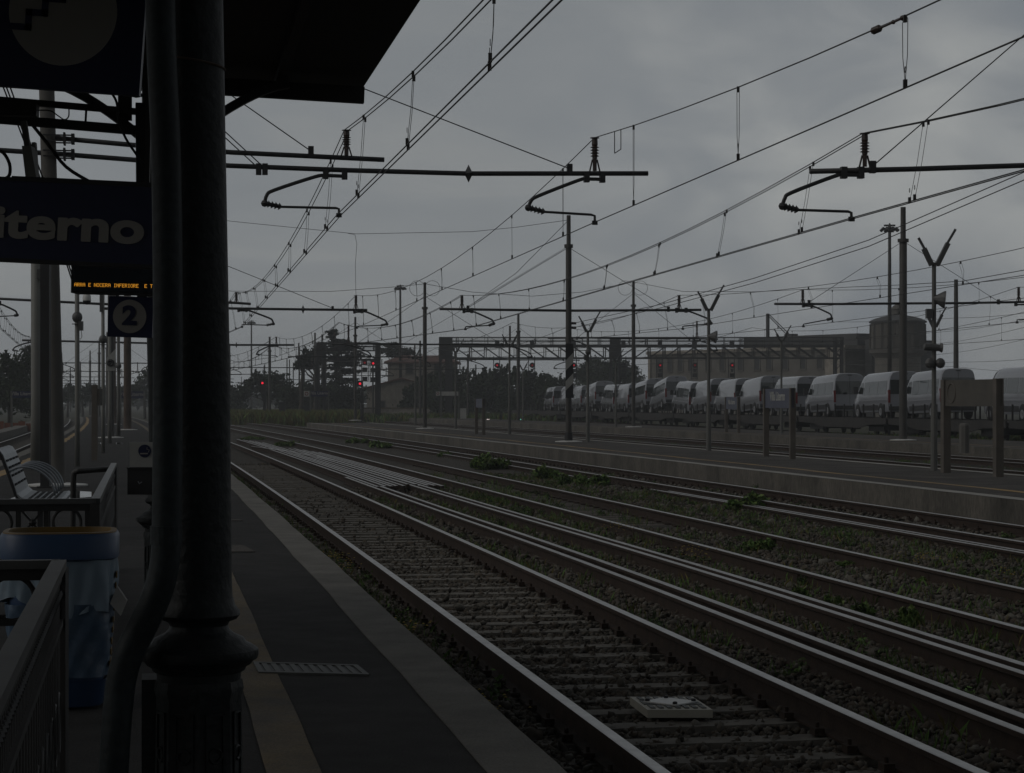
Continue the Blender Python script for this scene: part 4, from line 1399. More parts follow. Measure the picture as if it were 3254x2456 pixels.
for px, py, Y, m_, lb, hd in ((834, 1217, 225, 'red', 'bright red signal on a post in the weeds at the end of the near tracks', 2), (1144, 1219, 215, 'red', 'red signal on a short post with a white board before the annex', 1)):
    o_ = P(px, py, Y)
    t = thing('railway_signal', lb, 'railway signal', (o_.x, Y, -.3), 0, 'signals on posts')
    zz_ = o_.z + .3
    b = MB(); b.lathe([(.12, 0), (.09, zz_ - .4)], (.12, .2, 0), 8); b.bar((.3, .2, .4), (.3, .2, zz_ - .6), .1); b.build('post', M['dark_steel'], t, local=True)
    for k in range(hd):
        b = MB(); z_ = zz_ - k * .68
        b.box(-.27, .27, -.02, .2, z_ - .27, z_ + .27)
        o = b.build('signal_head' if k == 0 else 'lower_head', M['black'], t, local=True)
        b = MB()
        for s in (-1, 1):
            b.box(s * .29 - .02, s * .29 + .02, -.04, 0, z_ - .31, z_ + .31); b.box(-.27, .27, -.04, 0, z_ + s * .29 - .02, z_ + s * .29 + .02)
        b.build('pale_frame', M['galv'], o, local=True)
        if k == 0:
            b = MB(); b.lathe([(.001, 0), (.115, 0), (.1, .04)], (0, -.025, z_), 14, (0, -1, 0)); b.build('lamp_lens', M[m_], o, local=True)
    if hd == 1:
        b = MB(); b.prism([(-.62, .1, zz_ - .9), (-.2, .1, zz_ - .5), (-.2, .1, zz_ + .1), (-.62, .1, zz_ - .3)], (0, .04, 0)); b.build('white_board', M['offwhite'], t, local=True)
    b = MB(); b.box(.0, .4, -.2, .1, zz_ - 1.9, zz_ - 1.2); b.build('relay_box', M['black'], t, local=True)
for px, py, m_, lb in ((1551, 1332.5, 'dwarf_white', 'pair of tiny whitish lights of a low signal before the hedge'), (1652, 1332.5, 'dwarf_green', 'pair of tiny greenish lights of a low signal before the hedge')):
    o_ = P(px, py, 196)
    t = thing('dwarf_signal', lb, 'low signal', (o_.x, 196, -.25), 0, 'low ground signals')
    b = MB(); b.box(-.16, .16, 0, .2, 0, .62); b.build('housing', M['black'], t, local=True)
    for dx in (-.075, .075):
        b = MB(); b.lathe([(.001, 0), (.05, 0), (.045, .03)], (dx, -.002, o_.z + .25), 10, (0, -1, 0)); b.build('lamp_lens', M[m_], t, local=True)
t = thing('dwarf_signal', 'dark low signal post between the two lit low signals', 'low signal', V((P(1592, 1332, 196).x, 196, -.25)), 0, 'low ground signals')
b = MB(); b.box(-.12, .12, 0, .2, 0, .95); b.box(-.05, .05, 0, .1, .95, 1.25); b.build('housing', M['black'], t, local=True)

# ------------------------------------------------------------------ vans on wagons
TRA = math.atan(.15)
TR = lambda Y: V((38.15 - .15 * Y, Y, 0))
BZ = [(.34, .93), (.42, .97), (.72, 1.0), (.93, 1.018), (.965, 1.034), (.985, 1.034), (1.0, .972), (1.26, .990), (1.32, .982), (1.62, .94), (1.95, .90), (2.22, .855), (2.38, .78), (2.46, .66), (2.5, .45), (2.515, .0)]


def bx(z):
    for i in range(len(BZ) - 1):
        if BZ[i][0] <= z <= BZ[i + 1][0]:
            return lerp(BZ[i][1], BZ[i + 1][1], (z - BZ[i][0]) / (BZ[i + 1][0] - BZ[i][0]))
    return BZ[0][1] if z < .5 else 0.


def make_van(label, windows):
    t = thing('van', label, 'van', (0, 0, 0), 0, 'new vans loaded on the wagons')
    st = [(-3.0, 2.47, .965), (-2.96, 2.505, .985), (-2.8, 2.515, 1), (1.15, 2.515, 1), (1.45, 2.46, 1), (1.7, 2.26, 1), (2.0, 1.9, .995), (2.3, 1.5, .985), (2.42, 1.36, .98), (2.75, 1.17, .95), (2.92, 1.0, .9), (3.0, .8, .84), (3.02, .5, .8)]
    b = MB()
    rows = []
    for y, h, kx in st:
        f = (h - .34) / (2.515 - .34)
        row = []
        for z, x in BZ:
            zz_ = .34 + (z - .34) * f if f < .75 else (z if z < 2.2 * min(1, f + .02) else .34 + (z - .34) * f)
            xx = min(x, bx(min(zz_, 1.9)) if f < 1 and z < 2.3 else x) * kx
            if f < .9 and z < 2.4: xx = bx(zz_) * kx * (1 if z < 1.95 else .94)
            row.append((xx, zz_))
        rows.append((y, row))
    k = len(BZ)
    for y, row in rows:
        b.v += [V((-x, y, z)) for x, z in row] + [V((x, y, z)) for x, z in reversed(row[:-1])]
    m_ = 2 * k - 1
    for i in range(len(rows) - 1):
        for j in range(m_ - 1):
            b.f.append([i * m_ + j, (i + 1) * m_ + j, (i + 1) * m_ + j + 1, i * m_ + j + 1]); b.mi.append(0)
        b.f.append([i * m_ + m_ - 1, (i + 1) * m_ + m_ - 1, (i + 1) * m_, i * m_]); b.mi.append(0)
    b.f.append(list(range(m_))); b.mi.append(0)
    b.f.append([(len(rows) - 1) * m_ + j for j in range(m_ - 1, -1, -1)]); b.mi.append(0)
    b.build('body', M['van'], t, 'auto', local=True)

    def side_patch(name, y0, y1, z0, z1, m, off=.006, slant=0., parent=None):
        for s in (-1, 1):
            p = MB()
            n = 5
            for i in range(n + 1):
                z = lerp(z0, z1, i / n)
                for y in (y0, y1 - slant * i / n):
                    p.v.append(V((s * (bx(z) + off), y, z)))
            for i in range(n):
                q_ = [2 * i, 2 * i + 1, 2 * i + 3, 2 * i + 2]
                p.f.append(q_ if s > 0 else q_[::-1]); p.mi.append(0)
            p.build(name, m, parent or t, local=True)

    side_patch('cab_window', 1.18, 2.1, 1.38, 1.98, M['glass'], .006, .55)
    if windows:
        for y0, y1 in ((.1, 1.02), (-1.3, .02), (-2.72, -1.38)): side_patch('side_window', y0, y1, 1.28, 2.0, M['glass'], .009)
    side_patch('lower_trim', -1.5, 1.35, .45, .72, M['van_dark'], .012)
    # windscreen
    p = MB()
    for y, z, x in ((1.5, 2.36, .66), (1.7, 2.2, .78), (2.0, 1.86, .84), (2.3, 1.46, .87)):
        p.v += [V((-x, y + .05, z + .045)), V((x, y + .05, z + .045))]
    p.f = [[0, 1, 3, 2], [2, 3, 5, 4], [4, 5, 7, 6]]; p.mi = [0] * 3
    p.build('windscreen', M['glass'], t, local=True)
    for s in (-1, 1):
        if windows != 2:
            p = MB(); p.box(min(s * .02, s * .84), max(s * .02, s * .84), -3.014, -2.99, 1.28, 2.04); p.build('rear_window', M['glass'], t, local=True)
        p = MB(); p.box(s * .90 - .06, s * .90 + .06, -3.02, -2.9, .82, 1.5); p.build('tail_light', M['tail'], t, local=True)
        p = MB(); p.box(s * .66 - .2, s * .66 + .2, 2.78, 2.95, .86, 1.12); p.build('headlight', M['head'], t, local=True)
        p = MB(); p.box(s * 1.13 - .12, s * 1.13 + .12, 1.92, 2.04, 1.4, 1.78); p.bar((s * .9, 1.95, 1.45), (s * 1.1, 1.97, 1.5), .06); p.build('mirror', M['van_dark'], t, local=True)
    p = MB(); p.box(-.93, .93, -3.06, -2.96, .4, .62); p.box(-.8, .8, 2.95, 3.04, .4, .68); p.build('bumper', M['van_dark'], t, local=True)
    p = MB(); p.box(-.008, .008, -3.008, -2.99, .65, 2.3); p.box(-.12, .12, -3.02, -2.99, 2.36, 2.41); p.build('rear_door_gap', M['van_dark'], t, local=True)
    for s in (-1, 1):
        for y in (-1.95, 1.95):
            p = MB()
            p.lathe([(.40, 0), (.40, .012)], (s * (1.0 if s > 0 else 1.0), y, .42), 18, (s, 0, 0))
            p.lathe([(.2, -.22), (.33, -.22), (.345, -.18), (.345, -.03), (.32, .015), (.2, .015)], (s * 1.01, y, .345), 18, (s, 0, 0))
            w_ = p.build('wheel', M['tyre'], t, local=True)
            p = MB(); p.lathe([(.2, 0), (.21, .02), (.16, .03), (.05, .0), (.05, .03), (.01, .03)], (s * 1.02, y, .345), 14, (s, 0, 0)); p.build('rim', M['rim'], w_, local=True)
    return t


protos = {0: make_van('', 0), 1: make_van('', 1)}
used = {0: False, 1: False}
# where the rear corner stands in view, kind, nose-down tilt in degrees, what sets it apart
VANS = [
    (3352, 1, 0., 'white window van at the right edge of view, beyond the bare sign'),
    (3049, 1, 1.5, 'white van behind the bare sign and the tall loudspeaker lamp post'),
    (2880, 1, 1., 'white window van behind the thick mast, its rear just right of the mast'),
    (2703, 1, 1.5, 'white window van under the left side of the water tower'),
    (2578, 1, 0., 'white window van between the faded name board and the water tower'),
    (2461, 0, 3., 'white panel van behind the faded blue name board, nose down'),
    (2378, 0, 1., 'white panel van just left of the faded blue name board'),
    (2298, 0, 2.5, 'lower white panel van right of the lamp post with one horn'),
    (2239, 1, -2., 'white window van seen behind the lamp post with one horn'),
    (2154, 1, 6., 'white window van with its rear raised high, left of the lamp post with one horn'),
    (2089, 1, 3.5, 'white window van following behind the raised one'),
    (2031, 0, 1., 'small white van hidden half by the slim third platform mast'),
    (1993, 1, -1., 'white window van left of the slim third platform mast'),
    (1924, 0, 4., 'white panel van with a raised rear, just right of the lamp by the striped mast'),
    (1877, 1, 1., 'small white van right behind the lamp post by the striped mast'),
    (1837, 0, 1., 'far white van between the striped mast and the lamp post beside it'),
    (1787, 1, 1., 'farthest white van, left of the striped mast at the head of the train')]
last = 0.
for Yr, kd, tl, lb in VANS:
    Yr = max(38.15 / ((Yr - 1627) / F + .15), last + 6.4)
    last = Yr
    p_ = TR(Yr) + V((-math.sin(TRA), math.cos(TRA), 0)) * 3.2
    p_.z = .93 + (.18 if tl > 3 else 0) - (.0)
    o = place(protos[kd], used[kd], lb, p_, (R(-tl), 0, TRA))
    o.scale = (1, 1.03, 1)
    used[kd] = True


def make_wagon():
    t = thing('flat_wagon', 'w', 'wagon', (0, 0, 0), TRA, 'car carrying flat wagons')
    Lw = 16.4
    b = MB(); b.box(-1.4, 1.4, -Lw / 2, Lw / 2, .78, .9); b.build('deck', M['wagon'], t, local=True)
    for s in (-1, 1):
        b = MB(); b.prism([(s * 1.41, -Lw / 2, .98), (s * 1.41, Lw / 2, .98), (s * 1.41, Lw / 2, .66), (s * 1.41, Lw / 2 - 3, .6), (s * 1.41, Lw / 2 - 4.5, .42), (s * 1.41, -Lw / 2 + 4.5, .42), (s * 1.41, -Lw / 2 + 3, .6), (s * 1.41, -Lw / 2, .66)], (s * .08, 0, 0))
        b.build('side_sill', M['wagon'], t, local=True)
    for y in [-7.8 + 1.74 * i for i in range(10)]:
        for s in (-1, 1):
            b = MB(); b.box(s * 1.45 - .035, s * 1.45 + .035, y - .035, y + .035, .9, 1.72); b.build('stanchion', M['wagon_dark'], t, local=True)
    for y in (-5.6, 5.6):
        b = MB(); b.box(-1.1, 1.1, y - 1.3, y + 1.3, .38, .62); b.box(-1.15, -.95, y - 1.3, y + 1.3, .25, .72); b.box(.95, 1.15, y - 1.3, y + 1.3, .25, .72)
        o = b.build('bogie', M['wagon_dark'], t, local=True)
        for dy in (-.9, .9):
            b = MB()
            for s in (-1, 1): b.lathe([(.36, 0), (.39, .02), (.39, .05), (.36, .06), (.36, .12)], (s * .82 - .06, y + dy, .38), 16, (1, 0, 0))
            b.tube([(-.8, y + dy, .38), (.8, y + dy, .38)], .08, 8)
            b.build('wheelset', M['wagon_dark'], o, local=True)
    b = MB()
    for s in (-1, 1):
        for x in (-.87, .87): b.lathe([(.08, 0), (.08, .4), (.22, .42), (.22, .46)], (x, s * Lw / 2, .82), 10, (0, s, 0))
    b.build('buffers', M['wagon_dark'], t, local=True)
    return t


wp = make_wagon()
for i, Yc in enumerate((88., 104.6, 121.2, 137.8, 154.4, 171., 187.6, 204.2, 220.8, 236.5)):
    place(wp, i > 0, 'flat wagon under the %s of the van train' % ('vans at the right edge', 'second pair of vans from the right', 'vans behind the thick mast', 'vans behind the faded name board', 'vans left of the faded name board', 'raised van', 'vans behind the slim mast', 'vans near the striped mast', 'vans behind the striped mast', 'farthest van, at the head')[i],
          TR(Yc), (0, 0, TRA))
t = thing('railway_track', 'railway track carrying the van train', 'railway track', TR(90), TRA, 'railway tracks')
for dx in (-.75, .75):
    b = MB(); a, c = TR(60), TR(330); b.bar((a.x + dx, a.y, -.06), (c.x + dx, c.y, -.06), .07, .14); b.build('rail', M['rust'], t)

# ------------------------------------------------------------------ buildings
def win(b_parent, x0, x1, y, z0, z1, m='window', d=.25, sill=True):
    b = MB(); b.box(x0, x1, y - .04, y + .02, z0, z1); o = b.build('window', M[m], b_parent, local=True)
    b = MB(); w_ = .12
    b.box(x0 - w_, x0, y - .1, y, z0, z1); b.box(x1, x1 + w_, y - .1, y, z0, z1); b.box(x0 - w_, x1 + w_, y - .1, y, z1, z1 + w_)
    b.box(x0 - w_ * 1.4, x1 + w_ * 1.4, y - .16, y, z0 - w_, z0)
    b.build('frame', M['stone_wall'], o, local=True)


t = thing('stone_building', 'long flat roofed stone building with rows of windows behind the van train', 'building', (19.3, 300, -.3), math.atan2(-33, 21.9))
Lb = math.hypot(33, 21.9) + .5
zb = lambda py, Y: H - (py - 1280) * Y / F + .3
ztop = zb(1127, 300)
b = MB(); b.box(0, Lb, 0, 14, 0, ztop); b.build('wall', M['stone_wall'], t, local=True)
b = MB(); b.box(-.35, Lb + .35, -.35, 14.3, ztop, ztop + .45); b.box(-.2, Lb + .2, -.15, -.002, ztop * .52, ztop * .52 + .2); b.build('cornice', M['plaster'], t, local=True)
b = MB(); b.box(Lb * .42, Lb - 1, 3, 13, ztop + .45, ztop + 2.0); b.build('roof_storey', M['attic'], t, local=True)
for xx in (1.6, 4.2, 6.5, 8.8, 12.6, 15.6, 19.4, 22.8, 25.2, 28.4, 31.8, 35.):
    win(t, xx, xx + 1.0, 0, ztop - 2.4, ztop - .7)
    win(t, xx + .05, xx + .95, 0, ztop - 4.5, ztop - 3.6)
for xx in (-.12, Lb - 3.4):
    b = MB(); b.box(xx, xx + (.5 if xx < 1 else 3.5), -.22, -.003, 0, ztop - .01); b.build('pilaster', M['plaster'], t, local=True)
b = MB(); b.box(Lb + .4, Lb + 1.6, 3, 14, 0, ztop + 1.2); b.build('side_wing', M['attic'], t, local=True)
b = MB(); b.bar((19.5, 5, ztop + 2), (19.5, 5, ztop + 5.2), .4, .3); b.bar((19.9, 5, ztop + 5), (24.2, 5, ztop + 2.1), .09); b.bar((19.5, 5, ztop + 5), (23.6, 5, ztop + 2.1), .09); b.box(23.4, 25, 4.5, 5.5, ztop + 2, ztop + 2.35)
b.build('roof_mast', M['dark_steel'], t, local=True)

YT = 262.
t = thing('water_tower', 'round concrete water tower with a shallow cone roof and small cupola', 'water tower', (gx(2853, YT), YT, -.3))
zz = lambda py: gz(py, YT) + .3
rr = lambda px: px * YT / F / 2
b = MB(); b.lathe([(rr(150), 0), (rr(144), zz(1150)), (rr(144), zz(1138)), (rr(150), zz(1134)), (rr(172), zz(1122))], (0, 0, 0), 32); b.build('shaft', M['tower_shaft'], t, 'auto', local=True)
b = MB(); b.lathe([(rr(180), zz(1123)), (rr(180), zz(1112)), (rr(172), zz(1111)), (rr(170), zz(1026))], (0, 0, 0), 32)
b.cur = 1
for k in range(16):
    an = 2 * math.pi * k / 16
    x, y = math.cos(an) * rr(174), math.sin(an) * rr(174)
    b.bar((x, y, zz(1111)), (x * .985, y * .985, zz(1030)), .3, .22)
b.build('tank', [M['tower'], M['tower']], t, local=True)
b = MB(); b.lathe([(rr(181), zz(1026)), (rr(182), zz(1021)), (rr(150), zz(1013)), (rr(100), zz(1006)), (rr(40), zz(1001)), (.01, zz(1000))], (0, 0, 0), 32); b.build('roof', M['tower_roof'], t, 'auto', local=True)
b = MB(); b.lathe([(rr(40), zz(1000)), (rr(40), zz(984)), (rr(48), zz(983)), (rr(30), zz(972)), (.02, zz(963))], (0, 0, 0), 10); b.build('cupola', M['tower'], t, local=True)

YH = 300.
t = thing('red_roofed_house', 'two storey house with a red tiled roof beside the hedge', 'house', (gx(1232, YH), YH, -.3))
zz = lambda py: gz(py, YH) + .3
Lh = gx(1449, YH) - gx(1232, YH)
b = MB(); b.box(0, Lh, 0, 9, 0, zz(1150)); b.build('wall', M['plaster'], t, local=True)
b = MB()
e, r_ = zz(1149), zz(1127)
b.add([(-.5, -.5, e), (Lh + .5, -.5, e), (Lh + .5, 9.5, e), (-.5, 9.5, e), (1.6, 4.5, r_), (Lh - 1.6, 4.5, r_), (-.5, -.5, e - .25), (Lh + .5, -.5, e - .25), (Lh + .5, 9.5, e - .25), (-.5, 9.5, e - .25)],
      [(0, 1, 5, 4), (1, 2, 5), (2, 3, 4, 5), (3, 0, 4), (0, 6, 7, 1), (1, 7, 8, 2), (2, 8, 9, 3), (3, 9, 6, 0), (6, 9, 8, 7)])
b.build('roof', M['tiles'], t, local=True)
for xx in (2.6, 6.6): win(t, xx, xx + .9, 0, zz(1170) - .7, zz(1170) + .6)
YN = 285.
t = thing('gabled_annex', 'low pale gabled annex in front of the red roofed house', 'house', (gx(1165, YN), YN, -.3))
zz = lambda py: gz(py, YN) + .3
Ln = gx(1345, YN) - gx(1165, YN)
pk = gx(1276, YN) - gx(1165, YN)
b = MB(); b.prism([(0, 0, 0), (Ln, 0, 0), (Ln, 0, zz(1224)), (pk, 0, zz(1204)), (0, 0, zz(1234))], (0, 7, 0)); b.build('wall', M['plaster'], t, local=True)
b = MB()
b.prism([(-.4, -.4, zz(1236.5)), (pk, -.4, zz(1204)), (pk, -.4, zz(1199)), (-.4, -.4, zz(1232))], (0, 7.8, 0))
b.prism([(pk + .002, -.4, zz(1204)), (Ln + .4, -.4, zz(1226)), (Ln + .4, -.4, zz(1221.5)), (pk + .002, -.4, zz(1199))], (0, 7.8, 0))
b.build('roof', M['tiles'], t, local=True)
win(t, 1.5, 2.4, 0, 1.2, 2.3)
t = thing('low_wall', 'low pale wall with an ochre top along the foot of the annex', 'wall', (gx(1150, 270), 270, -.3))
b = MB(); b.box(0, 8.5, 0, .3, 0, 1.35); b.build('wall', M['plaster'], t, local=True)
b = MB(); b.box(-.05, 8.55, -.06, .36, 1.35, 1.5); b.build('wall_top', M['worn_yellow'], t, local=True)
t = thing('equipment_cabinet', 'pale grey equipment cabinet in the weeds beyond the second platform', 'cabinet', (gx(1082, 215), 215, -.3))
b = MB(); b.box(0, .82, 0, .6, 0, 1.05); b.build('body', M['galv'], t, local=True)
b = MB(); b.box(-.04, .86, -.04, .64, 1.05, 1.13); b.build('lid', M['galv'], t, local=True)
for px, py, lb in ((896, 1300, 'greyish cabinet standing in the yellow weeds, left of the blue board'), (976, 1303, 'pale cabinet with reddish edges under the small blue board'), (1472, 1316, 'white concrete post box below the hedge, right of the white board')):
    o_ = P(px, py, 210)
    t = thing('equipment_cabinet', lb, 'cabinet', (o_.x, 210, -.3))
    b = MB(); b.box(-.3, .3, 0, .4, 0, o_.z + .9); b.build('body', M['offwhite' if px > 1400 else 'galv'], t, local=True)
    b = MB(); b.box(-.34, .34, -.04, .44, o_.z + .9, o_.z + .97); b.build('lid', M['galv'], t, local=True)
t = thing('netting_fence', 'orange netting fence across the left-hand track', 'fence', (P(0, 1300, 150).x - 3.2, 150, -.2))
b = MB()
for i in range(11): b.box(.5 * i, .5 * i + .47, -.01 + .05 * math.sin(i * 1.9), .02 + .05 * math.sin(i * 1.9), 0, .62 + .08 * math.sin(i * 2.3))
b.build('netting', M['orange_net'], t, local=True)
for i in range(3):
    b = MB(); b.bar((2 * i, .08, 0), (2 * i, .08, .8), .05); b.build('post', M['rust'], t, local=True)
# ------------------------------------------------------------------ foliage
def leaves(blobs, size, mats, name, parent=None, shell=.45, flat=0., droop=0.):
    """blobs: (centre, radii, count). Leaf-sized faces through each blob's volume, gathered in clumps."""
    C, RR = [], []
    for c, r, n in blobs:
        n = int(n)
        k = max(5, n // 26)
        d = npr.normal(size=(k, 3)); d /= np.linalg.norm(d, axis=1)[:, None]
        cl = d * (npr.uniform(shell, 1.02, (k, 1))) * np.array(r)
        w_ = npr.randint(0, k, n)
        spread = np.array(r) * npr.uniform(.12, .34, (n, 1))
        p = cl[w_] + npr.normal(size=(n, 3)) * spread * np.array((1, 1, 1 - flat))
        C.append(p + np.array(c)); RR.append(np.full(n, w_ % len(mats)))
    p = np.concatenate(C)
    mi = np.concatenate(RR)
    n = len(p)
    mi = np.where(npr.rand(n) < .25, npr.randint(0, len(mats), n), mi)
    u = npr.normal(size=(n, 3)); u[:, 2] *= (1 - flat); u /= np.linalg.norm(u, axis=1)[:, None]
    t = npr.normal(size=(n, 3)); v = np.cross(u, t); v /= np.linalg.norm(v, axis=1)[:, None]
    s = size * npr.uniform(.55, 1.3, (n, 1))
    a, b = u * s, v * s * .55
    q_ = np.stack([p - a, p + b * .9, p + a, p - b], 1).reshape(-1, 3)
    if droop: q_[:, 2] -= 0
    if parent is not None:
        inv = np.array(wm(parent).inverted())
        q_ = q_ @ inv[:3, :3].T + inv[:3, 3]
    f = np.arange(4 * n).reshape(-1, 4)
    return np_mesh(name, q_, f, [M[m] for m in mats], mi, parent)


def limb_mb(p0, p1, r0, r1, wig=.06, n=5):
    b = MB()
    p0, p1 = V(p0), V(p1)
    L = (p1 - p0).length
    pts = [p0.lerp(p1, i / n) + V((rnd.uniform(-1, 1), rnd.uniform(-1, 1), 0)) * L * wig * (0 < i < n) for i in range(n + 1)]
    b.tube(pts, [lerp(r0, r1, i / n) for i in range(n + 1)], 7)
    return b


def tree(label, name, Y, ells, trunk, size=.3, mats=('leaf_a', 'leaf_b', 'leaf_c'), dens=1., zg=-.35, flat=0., shell=.45, tr=.2, depth=1., group='trees beyond the tracks'):
    """ells: crown lobes as (px, py, half width, half height, depth offset)"""
    size *= .78
    s = Y / F
    base = P(trunk[0], 1280, Y); base.z = zg
    t = thing(name, label, 'tree', base, 0, group)
    blobs = []
    for e in ells:
        c = P(e[0], e[1], Y + (e[4] if len(e) > 4 else 0))
        r = (e[2] * s, e[2] * s * depth, e[3] * s)
        area = e[2] * e[3] * s * s * 3.14
        blobs.append((c, r, dens * area * 62 / (size / .3) ** 2 * .55 + 60))
    leaves(blobs, size, mats, 'crown', t, shell, flat)
    top = P(trunk[1], trunk[2], Y)
    b = limb_mb(base, top, tr, tr * .4, .02)
    for e in ells:
        c = P(e[0], e[1], Y + (e[4] if len(e) > 4 else 0))
        if c.z > base.z + 1.5:
            st = base.lerp(top, min(.95, max(.3, (c.z - base.z) / max(.1, top.z - base.z) * .7)))
            b2_ = limb_mb(st, c, tr * .4, tr * .1, .05)
            n0 = len(b.v)
            b.v += b2_.v; b.f += [[i + n0 for i in f] for f in b2_.f]; b.mi += b2_.mi
    b.build('trunk', M['bark'], t, True)
    return t


PN = ('pine_a', 'pine_a', 'pine_b')
# round umbrella pine and tall layered conifer left of the house
tree('round topped umbrella pine on two bare trunks, left of the tall conifer', 'umbrella_pine', 262,
     [(985, 1128, 32, 24), (960, 1148, 24, 18), (1005, 1140, 26, 26), (950, 1160, 14, 14), (978, 1160, 34, 14), (1012, 1120, 20, 18)], (1003, 1002, 1150), .32, PN, 2.6, tr=.32)
b = limb_mb((P(953, 1290, 262).x, 262, -.3), P(962, 1160, 262), .3, .2, .02); b.build('trunk', M['bark'], bpy.data.objects['umbrella_pine'], True)
lay = []
for py, cx, hw in ((1052, 1063, 9), (1058, 1052, 22), (1064, 1060, 20), (1072, 1048, 16), (1078, 1062, 18), (1084, 1090, 26), (1090, 1080, 40), (1096, 1072, 46), (1103, 1110, 44), (1110, 1080, 52), (1118, 1060, 40), (1122, 1100, 50), (1130, 1120, 36), (1136, 1080, 54),
                   (1146, 1060, 44), (1150, 1105, 46), (1160, 1085, 58), (1170, 1060, 40), (1176, 1100, 44), (1186, 1080, 54), (1196, 1060, 44), (1205, 1100, 40), (1216, 1080, 52), (1230, 1070, 60), (1240, 1110, 40)):
    lay.append((cx, py, hw, 6.5, rnd.uniform(-2, 2)))
tree('tall dark conifer with flat layered branches behind the short signal bridge', 'cedar_tree', 272, lay, (1078, 1064, 1056), .3, PN, 2.7, flat=.55, shell=.2, tr=.35)
tree('dark conifer crown spreading above the red roof', 'cedar_tree', 330, [(1255, 1112, 46, 10), (1240, 1100, 26, 8), (1262, 1095, 24, 8), (1290, 1115, 30, 9), (1228, 1122, 24, 10), (1270, 1126, 40, 10), (1300, 1122, 18, 7)], (1255, 1258, 1095), .34, PN, 2.6, flat=.4, shell=.2, tr=.35)
tree('rounded dark green bush tree behind the red post signal', 'broad_tree', 275, [(840, 1215, 38, 28), (800, 1230, 30, 26), (880, 1210, 30, 28), (860, 1238, 60, 26), (815, 1200, 20, 16), (900, 1235, 26, 26), (770, 1250, 34, 24)], (850, 850, 1215), .34, ('leaf_a', 'leaf_a', 'pine_b'), 2.2)
for i, (cx, top, hw, lb) in enumerate(((925, 1225, 40, 'low dark tree left of the conifer foot, above the yellow weeds'), (985, 1215, 46, 'low dark tree under the umbrella pine'), (1045, 1222, 44, 'low dark tree at the foot of the tall conifer'), (1110, 1228, 46, 'low dark tree between the conifer and the annex'), (745, 1228, 40, 'low dark tree right beside the dark column'))):
    tree(lb, 'broad_tree', 268 + 4 * (i % 2), [(cx, lerp(top, 1310, .45), hw, (1310 - top) * .45), (cx - 18, lerp(top, 1300, .3), hw * .6, 18), (cx + 20, lerp(top, 1300, .35), hw * .6, 20), (cx, 1300, hw * 1.1, 34)], (cx, cx, top + 20), .34, ('leaf_a', 'leaf_a', 'pine_b'), 1.9, group='low dark trees at the end of the tracks')
# the hedge of tall bushes in front of the house and below the bridge
hd = [(1308, 1232, 30, 'leftmost, low before the house wall'), (1345, 1205, 34, 'second, in front of the house'), (1398, 1186, 36, 'third, covering the house corner'), (1452, 1180, 36, 'fourth, below the left end of the bridge'),
      (1510, 1184, 38, 'fifth, with thin spikes, left of the bright signal'), (1568, 1176, 38, 'sixth, under the bright signal'), (1622, 1170, 36, 'seventh, with tall spiky shoots'), (1680, 1182, 38, 'eighth, under the dim signal'),
      (1735, 1190, 36, 'ninth, beside the first van'), (1780, 1206, 30, 'last, behind the first van')]
for i, (cx, top, hw, lb) in enumerate(hd):
    ee = [(cx, lerp(top, 1318, .42), hw, (1318 - top) * .38), (cx - 12, lerp(top, 1318, .72), hw * 1.05, (1318 - top) * .30), (cx + 14, lerp(top, 1318, .2), hw * .55, 20), (cx - 14, lerp(top, 1318, .24), hw * .5, 18)]
    for k in range(5): ee.append((cx + rnd.uniform(-hw, hw), top + rnd.uniform(-4, 14), 4, rnd.uniform(9, 17)))
    tree('tall green bush of the hedge: ' + lb, 'hedge_bush', 276 + 3 * (i % 2), ee, (cx, cx, top + 22), .30, ('leaf_a', 'leaf_b', 'leaf_b'), 2.2, tr=.14, group='bushes of the tall hedge')
tree('big dark round tree behind the bridge, left of the stone building', 'broad_tree', 320, [(1905, 1175, 62, 34), (1850, 1195, 44, 30), (1965, 1180, 50, 34), (2005, 1200, 36, 30), (1900, 1215, 90, 30), (1880, 1158, 30, 18), (1985, 1165, 24, 20)], (1910, 1910, 1180), .36, ('leaf_a', 'leaf_a', 'leaf_b'), 2.2, tr=.35)
tree('small dark tree at the left corner of the stone building', 'broad_tree', 330, [(2040, 1215, 34, 18), (2065, 1222, 26, 16)], (2045, 2045, 1215), .34, ('leaf_a', 'leaf_a', 'leaf_b'), 2.2)
# left edge, across the left-hand track
tree('large leafy tree at the left edge of view, across the left-hand track', 'broad_tree', 185, [(22, 1165, 26, 34), (60, 1170, 34, 44), (5, 1210, 40, 50), (50, 1230, 46, 60), (18, 1128, 8, 14), (85, 1260, 40, 50), (10, 1270, 60, 40)], (30, 32, 1150), .24, ('leaf_a', 'leaf_b', 'leaf_b'), 2.)
tree('taller leafy tree behind the thick pale pole at the left', 'broad_tree', 195, [(96, 1125, 20, 34), (108, 1165, 34, 44), (120, 1220, 46, 50), (100, 1270, 60, 40)], (105, 105, 1140), .24, ('leaf_a', 'leaf_b', 'leaf_b'), 2.)
tree('dark tree past the end of the near platform', 'broad_tree', 290, [(455, 1225, 26, 34), (475, 1205, 20, 28), (430, 1250, 34, 26)], (460, 460, 1210), .34, ('leaf_a', 'leaf_a', 'leaf_b'), 2.)
for i, cx in enumerate((165, 215, 262, 312, 368)):
    tree('low dark distant bush, ' + ('behind the concrete mast', 'left of the dome camera pole', 'behind the dome camera pole', 'behind the brown sign post', 'beyond the pole with the triangular board')[i], 'broad_tree', 300 + 10 * (i % 2), [(cx, 1255, 34, 24), (cx + 14, 1240, 20, 18)], (cx, cx, 1245), .36, ('leaf_a', 'leaf_a', 'pine_b'), 1.8, group='distant low trees on the left')
